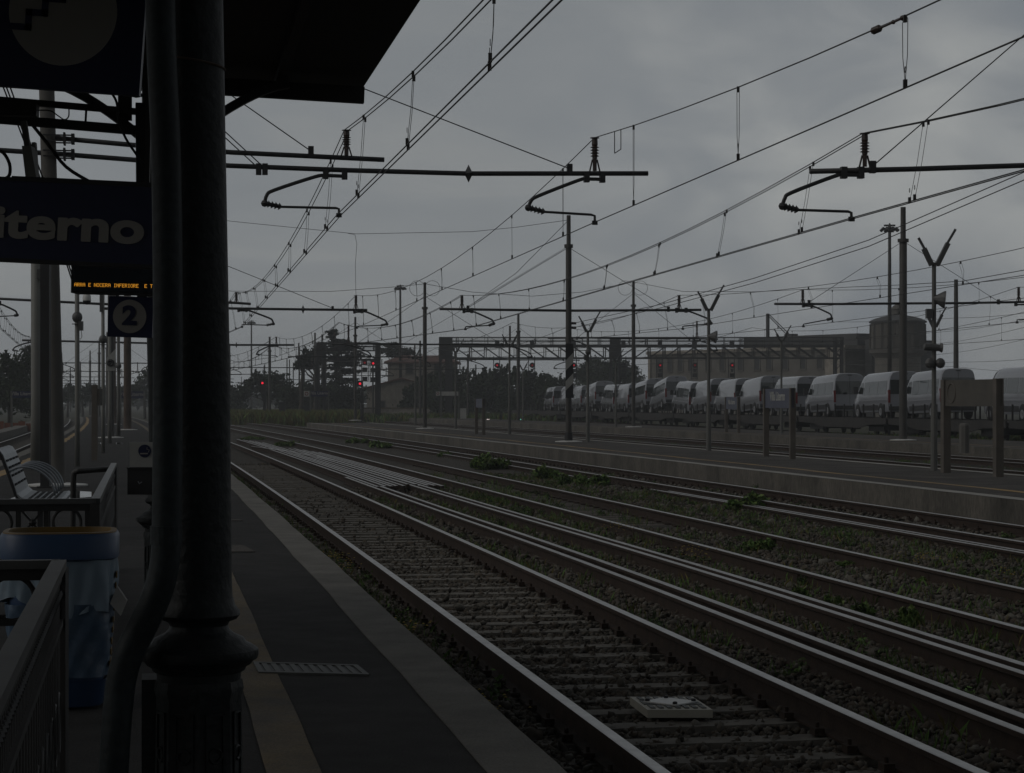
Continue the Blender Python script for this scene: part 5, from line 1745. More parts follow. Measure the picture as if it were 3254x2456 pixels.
# far wood behind everything
bl = []
for px in range(-260, 3600, 46):
    hgt = 44 + 12 * math.sin(px * .013) + rnd.uniform(-8, 8)
    if px > 2000: hgt *= .8
    c = P(px, 1285 - hgt * .45, 520); bl.append((c, (3.6, 3., hgt * .55 * 520 / F), 240))
tag(leaves(bl, .8, ('pine_a', 'leaf_a', 'pine_b'), 'far_wood'), 'far off dark band of trees along the horizon', 'trees', kind='stuff')


# ------------------------------------------------------------------ grass and weeds
def grass(name, n, fX, h0, h1, w0, mats, label):
    X, Y, z = fX(n)
    n = len(X)
    h = npr.uniform(h0, h1, n)
    a = npr.uniform(0, 6.283, n)
    lean = npr.normal(0, .25, (n, 2)) * h[:, None]
    b0 = np.stack([X, Y, z], 1)
    d = np.stack([np.cos(a), np.sin(a), 0 * a], 1) * w0
    tip = b0 + np.stack([lean[:, 0], lean[:, 1], h], 1)
    mid = b0 + np.stack([lean[:, 0] * .35, lean[:, 1] * .35, h * .6], 1)
    q_ = np.stack([b0 - d, b0 + d, mid + d * .7, tip], 1).reshape(-1, 3)
    o = np_mesh(name, q_, np.arange(4 * n).reshape(-1, 4), [M[m] for m in mats], npr.randint(0, len(mats), n))
    return tag(o, label, 'grass', kind='stuff')


def reg(Y0, Y1, x0, x1, z):
    def f(n):
        Y = npr.uniform(Y0, Y1, n)
        px = npr.uniform(x0, x1, n)
        return (px - 1627) * Y / F, Y, np.full(n, z)
    return f


grass('tall_grass', 26000, reg(196, 262, 690, 1130, -.33), .5, 1.5, .05, ('dry', 'dry', 'weed_b'), 'tall yellowish weeds where the near tracks bend away')
grass('tall_grass', 12000, reg(215, 262, 1100, 2000, -.33), .4, 1.1, .05, ('dry', 'weed_a', 'leaf_b'), 'low dark grass along the foot of the hedge')
grass('tall_grass', 9000, reg(96, 118, 2560, 3400, -.33), .2, .6, .03, ('dry', 'weed_a', 'leaf_b'), 'grass under and before the wagons')


def creg(parts):
    def f(n):
        tot = sum(p[4] for p in parts)
        Xs, Ys, Zs = [], [], []
        for c0, c1, Y0, Y1, wt, z in parts:
            k = int(n * wt / tot)
            Y = npr.uniform(Y0, Y1, k)
            kk = max(3, k // 30)
            cc = npr.uniform(c0, c1, kk); cy = npr.uniform(Y0, Y1, kk)
            w_ = npr.randint(0, kk, k)
            c = cc[w_] + npr.normal(0, .11, k)
            Y = cy[w_] + npr.normal(0, .3, k)
            Xs.append(c - .1632 * Y - .95e-4 * Y * Y); Ys.append(Y); Zs.append(np.full(k, z))
        return np.concatenate(Xs), np.concatenate(Ys), np.concatenate(Zs)
    return f


grass('ground_weeds', 34000, creg([(1.7, 2.25, 15, 60, 3, -.21), (4.2, 4.7, 12, 45, .6, -.21), (5.3, 5.7, 12, 46, .8, -.21), (6.2, 7., 10, 50, 1.6, -.21), (8.75, 10.8, 15, 60, 3.4, -.22), (7.2, 8.4, 16, 60, 1., -.22), (13.1, 13.62, 22, 100, 2., -.25), (18.8, 28, 60, 120, 2.5, -.26)]),
      .03, .15, .0045, ('weed_a', 'leaf_c', 'dry', 'weed_a'), 'sparse low weeds growing through the ballast')
gb = []
for c0, c1, Y0, Y1, k in ((1.7, 2.3, 14, 45, 60), (4.15, 4.7, 14, 40, 8), (5.3, 5.7, 13, 40, 10), (6.25, 7.0, 12, 45, 34), (7.2, 8.4, 16, 55, 24), (8.75, 10.8, 15, 60, 80), (11.5, 12.7, 26, 60, 20), (13.1, 13.6, 24, 90, 50)):
    for i in range(k):
        c, Y = rnd.uniform(c0, c1), rnd.uniform(Y0, Y1)
        h = rnd.uniform(.03, .11)
        gb.append((T(c, Y, -.2 + h * .4), (rnd.uniform(.06, .26), rnd.uniform(.1, .4), h), rnd.randint(60, 190)))
tag(leaves(gb, .020, ('leaf_c', 'leaf_b', 'weed_a', 'leaf_b'), 'ground_cover', None, .1), 'low leafy weeds creeping over the ballast between the rails', 'weeds', kind='stuff')
fl = creg([(1.72, 2.2, 12, 40, 2, -.13), (6.2, 7., 12, 40, 1, -.1), (8.7, 9.5, 14, 30, 1, -.1)])(420)
fp = np.stack(fl, 1)
fq = np.concatenate([fp[:, None] + .014 * np.array(d) for d in (((-1, 0, 0),), ((0, -1, .4),), ((1, 0, 0),), ((0, 1, .6),))], 1).reshape(-1, 3)
fq[:, 2] += np.repeat(npr.uniform(0, .1, len(fp)), 4)
tag(np_mesh('weed_flowers', fq, np.arange(len(fq)).reshape(-1, 4), [M['weed_y']]), 'tiny yellow flowers among the weeds beside the rails', 'flowers', kind='stuff')

PL = [  # base pixel, half width, height, what sets it apart
    (1548, 1492, 62, 50, 'largest green bush left of the weed row before the second platform wall'), (1590, 1490, 40, 36, 'green bush touching the right of the largest one'),
    (1738, 1524, 50, 42, 'green bush in the middle of the row before the second platform'), (1830, 1542, 52, 46, 'green bush right of the middle one in the row'), (1895, 1545, 42, 36, 'green bush at the right end of the row before the short spare rail'),
    (2378, 1622, 66, 56, 'wide bushy weed in front of the third track, below the faded name board'), (2414, 1752, 62, 46, 'wide weed clump between the weedy track rails at the right'),
    (2553, 1912, 34, 52, 'upright weed growing over the far spare rail, left of two others'), (2742, 1982, 38, 66, 'tallest upright weed breaking the line of the far spare rail'), (2882, 1992, 36, 64, 'upright weed just right of the tallest one by the spare rail'), (2650, 1928, 26, 40, 'thin pale weed between the upright weeds by the spare rail'),
    (2188, 1520, 34, 24, 'weed against the second platform wall, right of the striped mast'), (2062, 1505, 26, 26, 'small weed against the second platform wall under the lamp post'), (2388, 1545, 32, 26, 'weed against the wall below the faded name board'), (2520, 1556, 24, 26, 'narrow weed against the wall right of the faded name board'), (3150, 1660, 44, 34, 'weed at the wall foot below the bare sign'),
    (1140, 1408, 40, 20, 'small green bush far along the second platform wall'), (1210, 1424, 42, 26, 'green bush close to the far spare rail, middle distance'), (905, 1418, 44, 18, 'low weeds growing over the far end of the rail bundle'), (800, 1398, 40, 14, 'low weeds at the leftmost end of the rail bundle'),
    (1420, 1452, 30, 18, 'small weed beside the far spare rail end'), (2960, 1850, 60, 20, 'low spreading weed between the weedy track and the spare rails at the right'), (2690, 1800, 40, 16, 'low pale weed between the rails of the weedy track'), (2872, 1472, 26, 12, 'bright small weed on the tracks behind the second platform')]
for px, py, hw, hh, lb in PL:
    B = G(px, py, -.22)
    s = B.y / F
    t = thing('weed_plant', lb, 'plant', B, 0, 'weeds and bushes between the tracks')
    wx, hz = hw * s, hh * s
    bl = []
    for k in range(7):
        x = rnd.uniform(-.75, .75) * wx
        h = hz * rnd.uniform(.45, 1.) * (1 - .35 * abs(x) / wx)
        bl.append((B + V((x, rnd.uniform(-.5, .5) * wx, h * .55)), (wx * .3, wx * .3, h * .5), 420))
    leaves(bl, max(.03, .055 * hz / .3 if hz < .4 else .06), ('weed_a', 'weed_a', 'weed_b', 'leaf_c'), 'foliage', t, .2)
    b = MB()
    for k in range(9):
        x = rnd.uniform(-.6, .6) * wx; h = hz * rnd.uniform(.6, 1.05)
        y = rnd.uniform(-.4, .4) * wx
        b.tube([B + V((x * .5, y * .5, 0)), B + V((x * .8, y * .8, h * .5)), B + V((x, y, h))], [.006, .005, .003], 4, False)
    b.build('stems', M['weed_b'], t)
# ------------------------------------------------------------------ canopy, columns, downpipe
def column(label, px, Y, px_top, top_z=4.28):
    B = P(px, 1280, Y); B.z = Z1
    t = thing('canopy_column', label, 'column', B, TA(Y), 'cast iron canopy columns')
    z = lambda v: v - Z1
    b = MB()
    b.lathe([(.185, 0), (.185, .07), (.165, .09), (.148, .12), (.142, z(.80)), (.15, z(.83)), (.145, z(.86))], (0, 0, 0), 8)
    for k in range(8):
        an = math.pi / 8 + k * math.pi / 4
        cx, cy = math.cos(an), math.sin(an)
        M_ = Matrix.Translation((cx * .134, cy * .134, 0)) @ Matrix.Rotation(an, 4, 'Z')
        b.box(-.004, .006, -.034, -.026, .16, z(.76), M_); b.box(-.004, .006, .026, .034, .16, z(.76), M_)
        b.box(-.004, .006, -.034, .034, z(.752), z(.76), M_); b.box(-.004, .006, -.034, .034, .16, .168, M_)
        b.torus((cx * .137, cy * .137, .34), .022, .006, (cx, cy, 0), 12, 5)
    b.build('pedestal', M['green_iron'], t, 'auto', local=True)
    b = MB()
    dx = (px_top - px) * Y / F
    sh = [(.14, z(.86)), (.142, z(.885)), (.155, z(.892)), (.16, z(.905)), (.175, z(.912)), (.185, z(.925)), (.197, z(.932)), (.201, z(.945)), (.199, z(.962)), (.182, z(.975)), (.16, z(.985)), (.15, z(1.0)), (.118, z(1.015)), (.102, z(1.03)), (.098, z(1.043)), (.103, z(1.055)), (.128, z(1.064)), (.138, z(1.078)), (.136, z(1.092)), (.122, z(1.11)), (.113, z(1.14)), (.11, z(1.2)), (.109, z(1.3))]
    b.lathe(sh, (0, 0, 0), 28)
    zt = z(top_z)
    b.tube([(0, 0, z(1.29)), (dx * .2, 0, z(1.9)), (dx, 0, z(3.15)), (dx * 1.4, 0, zt)], [.109, .109, .107, .105], 32)
    b.build('shaft', M['green_iron'], t, 'auto', local=True)
    b = MB(); b.box(-.19, -.02, .0, .17, 0, z(.862))
    if Y < 10: b.build('plinth', M['green_iron'], t, local=True)  # added block that keeps the gap left of the pedestal dark
    for s in (-1, 1):
        b = MB()
        pts = [(s * (.06 + .84 * u_), 0, zt - .66 + .50 * (1 - (1 - u_) ** 1.5)) for u_ in [i / 10 for i in range(11)]]
        for i in range(10): b.bar(pts[i], pts[i + 1], .06, .085, (0, 1, 0))
        b.box(s * .28 - .05, s * .28 + .05, -.022, .022, zt - .45, zt - .02)
        b.torus((s * .2, 0, zt - .19), .085, .012, (0, 1, 0), 16, 6)
        b.build('bracket', M['dark_steel'], t, local=True)
    b = MB(); b.lathe([(.108, zt - .95), (.13, zt - .92), (.13, zt - .84), (.11, zt - .82), (.11, zt - .2), (.13, zt - .1), (.13, zt)], (dx * 1.3, 0, 0), 16); b.build('capital', M['dark_steel'], t, local=True)
    return t


c1_ = column('nearest dark green cast iron column with a ringed base, beside the downpipe', 632, 7.2, 607)
b = MB()
zs = H + (1280 - 205) * 7.2 / F - Z1
b.tube([(.11 * math.cos(a_) - .022, .11 * math.sin(a_), zs - .016 * math.cos(a_)) for a_ in [i * 2 * math.pi / 24 for i in range(25)]], .004, 5)
b.build('steel_strap', M['mast_rust'], c1_, local=True)
column('second cast iron column, hidden behind the downpipe, its brackets showing either side', 522, 15.5, 505)

t = thing('canopy_roof', 'dark boarded canopy roof over the near platform, ending in a sharp corner against the sky', 'roof', T(-1.2, 5, 4.3))
b = MB()
for s in (1, -1):
    c_e = 1.56 if s > 0 else -3.96
    ys = [-60, -30, -9, 0, 4, 8, 12, 16.9]  # unseen run behind the viewer, lengthened to dim the sign faces
    vs, fs = [], []
    for Y in ys:
        vs += [T(c_e, Y, 4.205), T(-1.2, Y, 4.325), T(-1.2, Y, 4.43), T(c_e, Y, 4.30)]
    # the end is square to the track
    for k in range(4):
        vs[-4 + k].y += .165 * (vs[-4 + k].x - TX(1.56, 16.9))
    for i in range(len(ys) - 1):
        for j in range(4):
            fs.append((4 * i + j, 4 * i + (j + 1) % 4, 4 * i + 4 + (j + 1) % 4, 4 * i + 4 + j))
    fs += [(3, 2, 1, 0), tuple(4 * (len(ys) - 1) + j for j in range(4))]
    b.add(vs, fs)
b.build('boarding', M['roof_wood'], t)
for c in (.9, -.1, -1.2, -2.3, -3.3):
    b = MB(); z = 4.325 - abs(c + 1.2) * .0435
    b.bar(T(c, -60, z - .03), T(c, 16.4, z - .03), .07, .05); b.build('purlin', M['roof_wood'], t)
for Y in (7.2, 11.3, 15.5):
    b = MB()
    for ce in (1.45, -3.85):
        p, q_ = T(-1.2, Y, 4.18), T(ce, Y, 4.08)
        q_.y += .165 * (q_.x - p.x)
        b.bar(p, q_, .08, .12)
    b.build('cross_beam', M['roof_wood'], t)

t = thing('downpipe', 'green downpipe running down beside the nearest column and bending left at the foot', 'downpipe', P(535, 1280, 7.))
b = MB()
b.tube(smooth_pts([P(x, y, 7.) for x, y in ((500, -420), (513, 150), (527, 480), (533, 900), (533, 1300), (530, 1650), (523, 1790), (498, 1890), (455, 1985), (415, 2065), (388, 2150), (374, 2260), (361, 2456), (350, 2750))], 5), .049, 20)
b.build('pipe', M['pipe_green'], t, True)
for y, x in ((-60, 508), (1700, 528)):
    b = MB(); p = P(x, y, 7.); b.tube([p + V((0, 0, -.03)), p + V((0, 0, .03))], .053, 20); b.build('pipe_band', M['pipe_green'], t)

# ------------------------------------------------------------------ hanging signs
def panel_axes(pa, pb):
    """local frame for a hanging panel: x along a->b (may roll a little), z up, y away"""
    d = (pb - pa).normalized()
    n = V((0, 1, 0)); n = (n - d * n.dot(d)).normalized()
    u = n.cross(d) * -1
    if u.z < 0: u = -u
    return Matrix(((d.x, n.x, u.x, pa.x), (d.y, n.y, u.y, pa.y), (d.z, n.z, u.z, pa.z), (0, 0, 0, 1)))


def hung(name, label, cat, Mx):
    t = thing(name, label, cat, Mx.translation)
    t.matrix_world = Mx
    t.rotation_euler = Mx.to_euler()
    WM[t.name] = Mx
    return t


Y = 10.5; s = Y / F
Mx = panel_axes(P(-74, 268, Y), P(442, 304, Y))
t = hung('stairs_sign', 'large dark blue hanging sign with a white disc showing a stair pictogram', 'sign', Mx)
b = MB(); b.box(0, 517 * s, 0, .05, 0, 517 * s); b.build('panel', M['blue_sign'], t, local=True)
cx, cz = 258 * s, 250 * s
b = MB(); b.lathe([(172 * s, 0), (172 * s, .004)], (cx, -.001, cz), 64, (0, -1, 0)); b.build('white_disc', M['sign_white'], t, local=True)
b = MB()
pp = [(-181, -58), (-107, -58), (-107, -10), (-57, -10), (-57, 37), (-2, 37), (-2, 84), (54, 84), (54, 130)]
for i in range(len(pp) - 1):
    (xa, za_), (xb, zb_) = pp[i], pp[i + 1]
    h = 10.5
    b.box(cx + (min(xa, xb) - h) * s, cx + (max(xa, xb) + h) * s, -.009, -.0055, cz + (min(za_, zb_) - h) * s, cz + (max(za_, zb_) + h) * s)
b.build('stair_pictogram', M['blue_sign'], t, local=True)
b = MB(); b.bar((.1, .02, 517 * s), (.1, .02, 517 * s + .8), .03); b.bar((.7, .02, 517 * s), (.7, .02, 517 * s + .8), .03); b.build('hanger', M['dark_steel'], t, local=True)

Y = 12.; s = Y / F
Mx = panel_axes(P(-560, 792, Y), P(520, 843, Y))
t = hung('station_sign', 'long dark blue hanging station name sign, only the ending iterno in view', 'sign', Mx)
wd = (P(520, 843, Y) - P(-560, 792, Y)).length
b = MB(); b.box(0, wd, 0, .09, 0, 246 * s); b.build('panel', M['blue_sign'], t, local=True)
b = MB(); b.box(-.01, wd + .01, -.006, .1, -.02, 0.); b.box(-.01, wd + .01, -.006, .1, 246 * s, 246 * s + .02); b.build('frame', M['dark_steel'], t, local=True)
vs, fs = text_mb('Villa Literno', .245, .0045, .003)
mxx = max(v.x for v in vs)
sx_ = 1.0
x_end = (P(457, 770, Y) - P(-560, 792, Y)).length
b = MB()
for k, (ox, oz) in enumerate(((0, 0), (-.006, 0), (.006, 0), (0, -.005), (0, .005), (-.005, .004), (.005, .004), (-.005, -.004), (.005, -.004))):
    b.add([FACE @ V(((v.x - mxx) * 1.40 + ox, v.y + oz, v.z)) + V((x_end - .01, -.005 - .0004 * k, 110 * s)) for v in vs], fs)
b.build('lettering', M['sign_white'], t, local=True)

Y = 14.; s = Y / F
Mx = panel_axes(P(225, 930, Y), P(600, 938, Y))
t = hung('departure_display', 'black train display with a line of amber dot letters', 'display', Mx)
wd = 372 * s
b = MB(); b.box(0, wd, 0, .22, 0, 94 * s); b.build('housing', M['black'], t, local=True)
b = MB(); b.box(.01, wd - .01, -.006, -.001, .012, 34 * s); b.box(.01, wd - .01, -.006, -.001, 39 * s, 88 * s); b.build('screen', M['glass'], t, local=True)
FONT5 = {'A': '0111010001100011111110001100011000', 'R': '1111010001100011111010100100101000', 'E': '1111110000100001111010000100001111', 'N': '1000111001101011010110011100011000',
         'O': '0111010001100011000110001100010111', 'C': '0111010001100001000010000100010111', 'I': '0111000100001000010000100001000111', 'F': '1111110000100001111010000100001000', 'T': '1111100100001000010000100001000010'}
for k in list(FONT5): FONT5[k] = FONT5[k].ljust(35, {'A': '1', 'R': '1', 'E': '1', 'N': '1', 'O': '0', 'C': '0', 'I': '0', 'F': '0', 'T': '0'}[k])
b = MB()
cw, dp = 8.92 * s, 1.52 * s
for i, ch in enumerate('ARRA E NOCERA INFERIORE  E TI'):
    if ch == ' ': continue
    for r_ in range(7):
        for c in range(5):
            if FONT5[ch][r_ * 5 + c] == '1':
                x = 11.5 * s + i * cw + c * dp; z = 20.5 * s + (6 - r_) * 1.62 * s
                b.box(x, x + dp * .92, -.009, -.0065, z, z + dp * .95)
b.build('amber_letters', M['amber'], t, local=True)
b = MB()
for x in (wd - .3, wd - .1): b.bar((x, .1, 94 * s), (x, .1, 94 * s + 1.55), .035)
b.build('hanger', M['dark_steel'], t, local=True)

Y = 14.8; s = Y / F
Mx = panel_axes(P(341, 1069, Y), P(484, 1074, Y))
t = hung('platform_number_sign', 'square dark blue sign with a white disc and the number 2', 'sign', Mx)
b = MB(); b.box(0, 142 * s, 0, .06, 0, 128 * s); b.build('panel', M['blue_sign'], t, local=True)
b = MB(); b.lathe([(53 * s, 0), (53 * s, .004)], (69 * s, -.001, 66 * s), 48, (0, -1, 0)); b.build('white_disc', M['sign_white'], t, local=True)
lettering(t, '2', .178, Matrix.Translation((69 * s, -.008, 66 * s)) @ FACE, M['blue_sign'], .0075, 'numeral', .002, 1.12)
b = MB(); b.bar((25 * s, .03, 128 * s), (25 * s, .03, 128 * s + .6), .02); b.bar((115 * s, .03, 128 * s), (115 * s, .03, 128 * s + .6), .02); b.build('hanger', M['dark_steel'], t, local=True)

# frame of beams between the columns that carries signs and cables
t = thing('beam_frame', 'dark beams under the canopy end, carrying cables above the station sign', 'beams', P(300, 400, 15.4))
for (xa, ya, xb, yb, w_) in ((-320, 290, 520, 362, .045), (-320, 352, 520, 421, .066)):
    b = MB(); b.bar(P(xa, ya, 15.4), P(xb, yb, 15.4), .05, w_); b.build('beam', M['dark_steel'], t)
b = MB(); b.bar(P(40, 575, 13.5), P(560, 600, 13.5), .06, .06); b.bar(P(446, 330, 15.4), P(452, 1000, 15.0), .07, .05); b.build('beam', M['dark_steel'], t)
b = MB(); b.bar(P(-140, 344, 15.2), P(120, 352, 15.2), .1, .085); b.tube(smooth_pts([P(120, 350, 15.2), P(160, 352, 15.2), P(185, 368, 15.2), (P(205, 380, 15.2)), P(218, 370, 15.2), P(219, 346, 15.2)], 4), .005, 6); b.build('tube_lamp', M['black'], t)
b = MB(); b.bar(P(274, 350, 15.3), P(272, 385, 15.3), .014); b.build('stub_rod', M['dark_steel'], t)
t = thing('hanging_panel', 'pale narrow panel hanging on a rod above the station sign', 'panel', P(90, 500, 14.6))
b = MB(); b.bar(P(76, 385, 14.6), P(88, 470, 14.6), .038); b.build('rod', M['pole_grey'], t)
b = MB(); b.prism([P(69, 463, 14.4), P(98, 463, 14.4), P(121, 597, 14.4), P(84, 590, 14.4)], (0, .12, 0)); b.build('panel', M['pole_pale'], t)
b = MB(); b.prism([P(100, 452, 14.7), P(111, 451, 14.7), P(119, 560, 14.7), P(108, 560, 14.7)], (0, .06, 0)); b.build('panel', M['pole_pale'], t)
for pts, r_, lb in (([P(104, 398, 14.9), P(150, 455, 14.9), P(210, 530, 14.9), P(290, 580, 14.9)], .012, 'thick black cable slanting down to the station sign'),
                    ([P(355, 296, 15.2), P(368, 318, 15.2), P(374, 345, 15.2), P(378, 385, 15.2), P(400, 440, 15.2), P(440, 500, 15.2), P(482, 560, 15.2)], .009, 'black cable curving down beside the canopy bracket'),
                    ([P(-20, 475, 14.8), P(10, 485, 14.8), P(30, 520, 14.8), P(30, 555, 14.8), P(12, 568, 14.8), P(-10, 562, 14.8)], .012, 'loop of thick black cable at the left edge of view')):
    b = MB(); b.tube(smooth_pts(pts, 4), r_, 8); tag(b.build('cable', M['black'], None, True), lb, 'cable')
for k, (xa, xb) in enumerate(((3, 122), (14, 128), (27, 136))):
    b = MB(); b.tube([P(xa - 20, 205, 30), P(xb, 565, 31), P(xb + 110, 900, 33)], .012, 5)
    tag(b.build('wire', M['wire']), ('left', 'middle', 'right')[k] + ' of three steep thin wires crossing the gap under the stairs sign', 'wire')

# ashtray and its small sign, hung on the second column
Y = 15.2; s = Y / F
t = thing('smoking_sign', 'small pale sign with a dark round cigarette pictogram, left of the downpipe', 'sign', P(412, 1487, Y))
b = MB(); b.box(0, 98 * s, 0, .02, .0, 82 * s); b.build('plate', M['offwhite'], t, local=True)
b = MB(); b.lathe([(20.5 * s, 0), (20.5 * s, .003)], (48 * s, -.001, 54 * s), 28, (0, -1, 0)); b.build('round_mark', M['blue_sign'], t, local=True)
b = MB(); b.box(34 * s, 58 * s, -.008, -.005, 44 * s, 48 * s); b.tube([V((60 * s, -.006, 50 * s)), V((63 * s, -.006, 57 * s)), V((55 * s, -.006, 60 * s)), V((56 * s, -.006, 66 * s))], .0022, 5); b.build('cigarette_pictogram', M['sign_white'], t, local=True)
t = thing('ashtray', 'black wall ashtray box under the small cigarette sign', 'ashtray', P(412, 1570, Y))
b = MB(); b.box(0, 98 * s, -.09, .05, 0, 82 * s); b.build('box', M['black'], t, local=True)
b = MB(); b.box(-.004, 98 * s + .004, -.1, .055, 82 * s, 86 * s); b.build('lid', M['black'], t, local=True)
b = MB(); b.tube([V((34 * s, -.093, 42 * s)), V((38 * s, -.093, 35 * s)), V((46 * s, -.093, 40 * s))], .004, 5); b.build('emblem', M['bench'], t, local=True)
t = thing('dark_post', 'dark square post between the thick pale pole and the concrete mast', 'post', V((P(145, 1280, 38).x, 38, Z1)))
b = MB(); b.box(-.08, .08, -.08, .08, 0, 4.3); b.build('post', M['dark_steel'], t, local=True)
b = MB(); b.box(-.13, .13, -.13, .13, 0, .03); b.build('foot_plate', M['dark_steel'], t, local=True)

# ------------------------------------------------------------------ stair railings
def railing(label, A, B, side_len, ring_side):
    """long side A->B along the platform, short side from A to the left"""
    A, B = V(A), V(B)
    t = thing('stair_railing', label, 'railing', V((A.x, A.y, Z1)), 0, 'iron railings round the stairs')
    a_ = TA(A.y)
    lft = V((-math.cos(a_), -math.sin(a_), 0))
    C = A + lft * side_len

    def run(p, q_, rings):
        d = q_ - p; L = d.length; d.normalize()
        b = MB(); b.bar(p, q_, .05, .03); b.build('top_rail', M['iron_top'], t)
        b = MB(); dn = V((0, 0, 1))
        b.bar(p - dn * .035, q_ - dn * .035, .022, .04)
        b.bar(p - dn * .2, q_ - dn * .2, .03, .022); b.bar(p - dn * .86, q_ - dn * .86, .03, .025)
        n = int(L / .13)
        for i in range(1, n):
            x = p + d * (L * i / n)
            b.bar(x - dn * .2, x - dn * .86, .013)
        if rings:
            m_ = int(L / .385)
            for i in range(m_):
                x = p + d * (.16 + .385 * i)
                nn = d.cross(dn)
                b.torus(x - dn * .118, .078, .010, nn, 22, 6)
                for k in (-1, 1): b.bar(x + d * k * .115 - dn * .04, x + d * k * .115 - dn * .2, .028, .012)
                y = x + d * .1925
                b.bar(y - d * .06 - dn * .05, y + d * .06 - dn * .19, .03, .012); b.bar(y + d * .06 - dn * .05, y - d * .06 - dn * .19, .03, .012)
                b.ball(y - dn * .12, .024, 8)
                b.torus(x - dn * .53, .12, .009, nn, 22, 5)
        else:
            k = int(L / .062)
            for i in range(k):
                x = p + d * (.03 + .062 * i)
                b.ball(x - dn * .1, .017, 8); b.bar(x - dn * .05, x - dn * .2, .008)
            m_ = int(L / .3)
            for i in range(m_): b.torus(p + d * (.15 + .3 * i) - dn * .53, .1, .009, d.cross(dn), 20, 5)
        b.build('lattice_panel', M['iron'], t)

    run(A, B, False); run(A, C, True)
    for x in (A, B, C):
        b = MB(); b.bar(V((x.x, x.y, Z1)), x - V((0, 0, .012)), .055); b.build('post', M['iron'], t)
    return t


zr = 1.23
A = G(188, 1792, zr); B = A + (G(4, 2155, zr) - A) * 1.6
railing('nearest dark iron railing with a bright worn top rail, in front of the blue bin', A, B, 1.6, 1)
A, B = G(304, 1592, zr), G(362, 1476, zr)
t = railing('farther dark iron railing with ring ornaments, behind the blue bin', A, B, 2.2, 1)
b = MB(); b.tube(smooth_pts([P(352, 1489, 19.3), P(262, 1496, 18.9), P(240, 1499, 18.9), P(234, 1512, 18.9), P(233, 1560, 18.9), P(229, 1790, 18.9)], 3), .026, 10); b.build('end_hoop', M['iron'], t, True)

# ------------------------------------------------------------------ litter bin with bag
def rounded(mb, prof, o, n=40, p=4., wav=None):
    o = V(o); vs, fs = [], []
    for i, (h, z) in enumerate(prof):
        for j in range(n):
            a_ = 2 * math.pi * j / n
            c_, s_ = math.cos(a_), math.sin(a_)
            r_ = h / (abs(c_) ** p + abs(s_) ** p) ** (1 / p)
            k = wav(a_, i, z) if wav else (0, 0)
            vs.append(o + V(((r_ + k[0]) * c_, (r_ + k[0]) * s_, z + k[1])))
    for i in range(len(prof) - 1):
        for j in range(n):
            j2 = (j + 1) % n
            fs.append((i * n + j, i * n + j2, (i + 1) * n + j2, (i + 1) * n + j))
    mb.add(vs, fs)


BB_ = V((P(192, 1280, 10.7).x, 10.7, Z1))
t = thing('litter_bin', 'blue plastic litter bin with a yellow lip, lined with a pale plastic bag', 'bin', BB_, R(9))
b = MB(); rounded(b, [(.0, .012), (.205, .012), (.215, .02), (.226, .14), (.232, .145)], (0, 0, 0)); b.build('base', M['bin_blue'], t, True, local=True)
b = MB(); rounded(b, [(.214, .13), (.262, .76), (.262, .80), (.20, .80), (.18, .4)], (0, 0, 0)); b.build('body', M['bin_blue'], t, 'auto', local=True)
b = MB(); rounded(b, [(.27, .735), (.288, .745), (.29, .85), (.28, .868), (.255, .872), (.25, .80)], (0, 0, 0)); b.build('rim', M['bin_blue'], t, 'auto', local=True)
b = MB(); rounded(b, [(.262, .866), (.276, .869), (.275, .875), (.25, .876), (.246, .80)], (0, 0, 0)); b.build('yellow_lip', M['bin_yellow'], t, 'auto', local=True)
rr_ = random.Random(4)
ph = [rr_.uniform(0, 6.28) for _ in range(8)]


def crumple(a_, i, z):
    w_ = .012 * math.sin(7 * a_ + ph[0]) + .009 * math.sin(13 * a_ + ph[1] + z * 9) + .006 * math.sin(23 * a_ + ph[2] - z * 14)
    k = i / 9
    return (w_ * (.4 + k) + .01 * k, (.05 * math.sin(2 * a_ + ph[3]) + .03 * math.sin(5 * a_ + ph[4])) * k)


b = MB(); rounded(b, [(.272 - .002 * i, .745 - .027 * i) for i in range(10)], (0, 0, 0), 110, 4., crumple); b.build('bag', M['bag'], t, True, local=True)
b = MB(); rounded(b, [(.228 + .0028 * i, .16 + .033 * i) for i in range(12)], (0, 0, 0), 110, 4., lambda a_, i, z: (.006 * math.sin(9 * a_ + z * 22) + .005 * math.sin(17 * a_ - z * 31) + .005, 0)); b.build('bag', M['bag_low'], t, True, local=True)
b = MB(); b.prism([(.28, -.12, .60), (.33, -.16, .53), (.30, -.20, .46), (.25, -.19, .52)], (.004, .012, .004)); b.build('bag_corner', M['sign_white'], t, local=True)
b = MB()
for k in range(9):
    z = .2 + k * .055
    b.box(.243 + .004 * k, .249 + .004 * k, -.11 + .03 * (k % 2), .1 - .04 * (k % 3), z, z + .028)
b.build('yellow_lettering_strip', M['bin_yellow'], t, local=True)

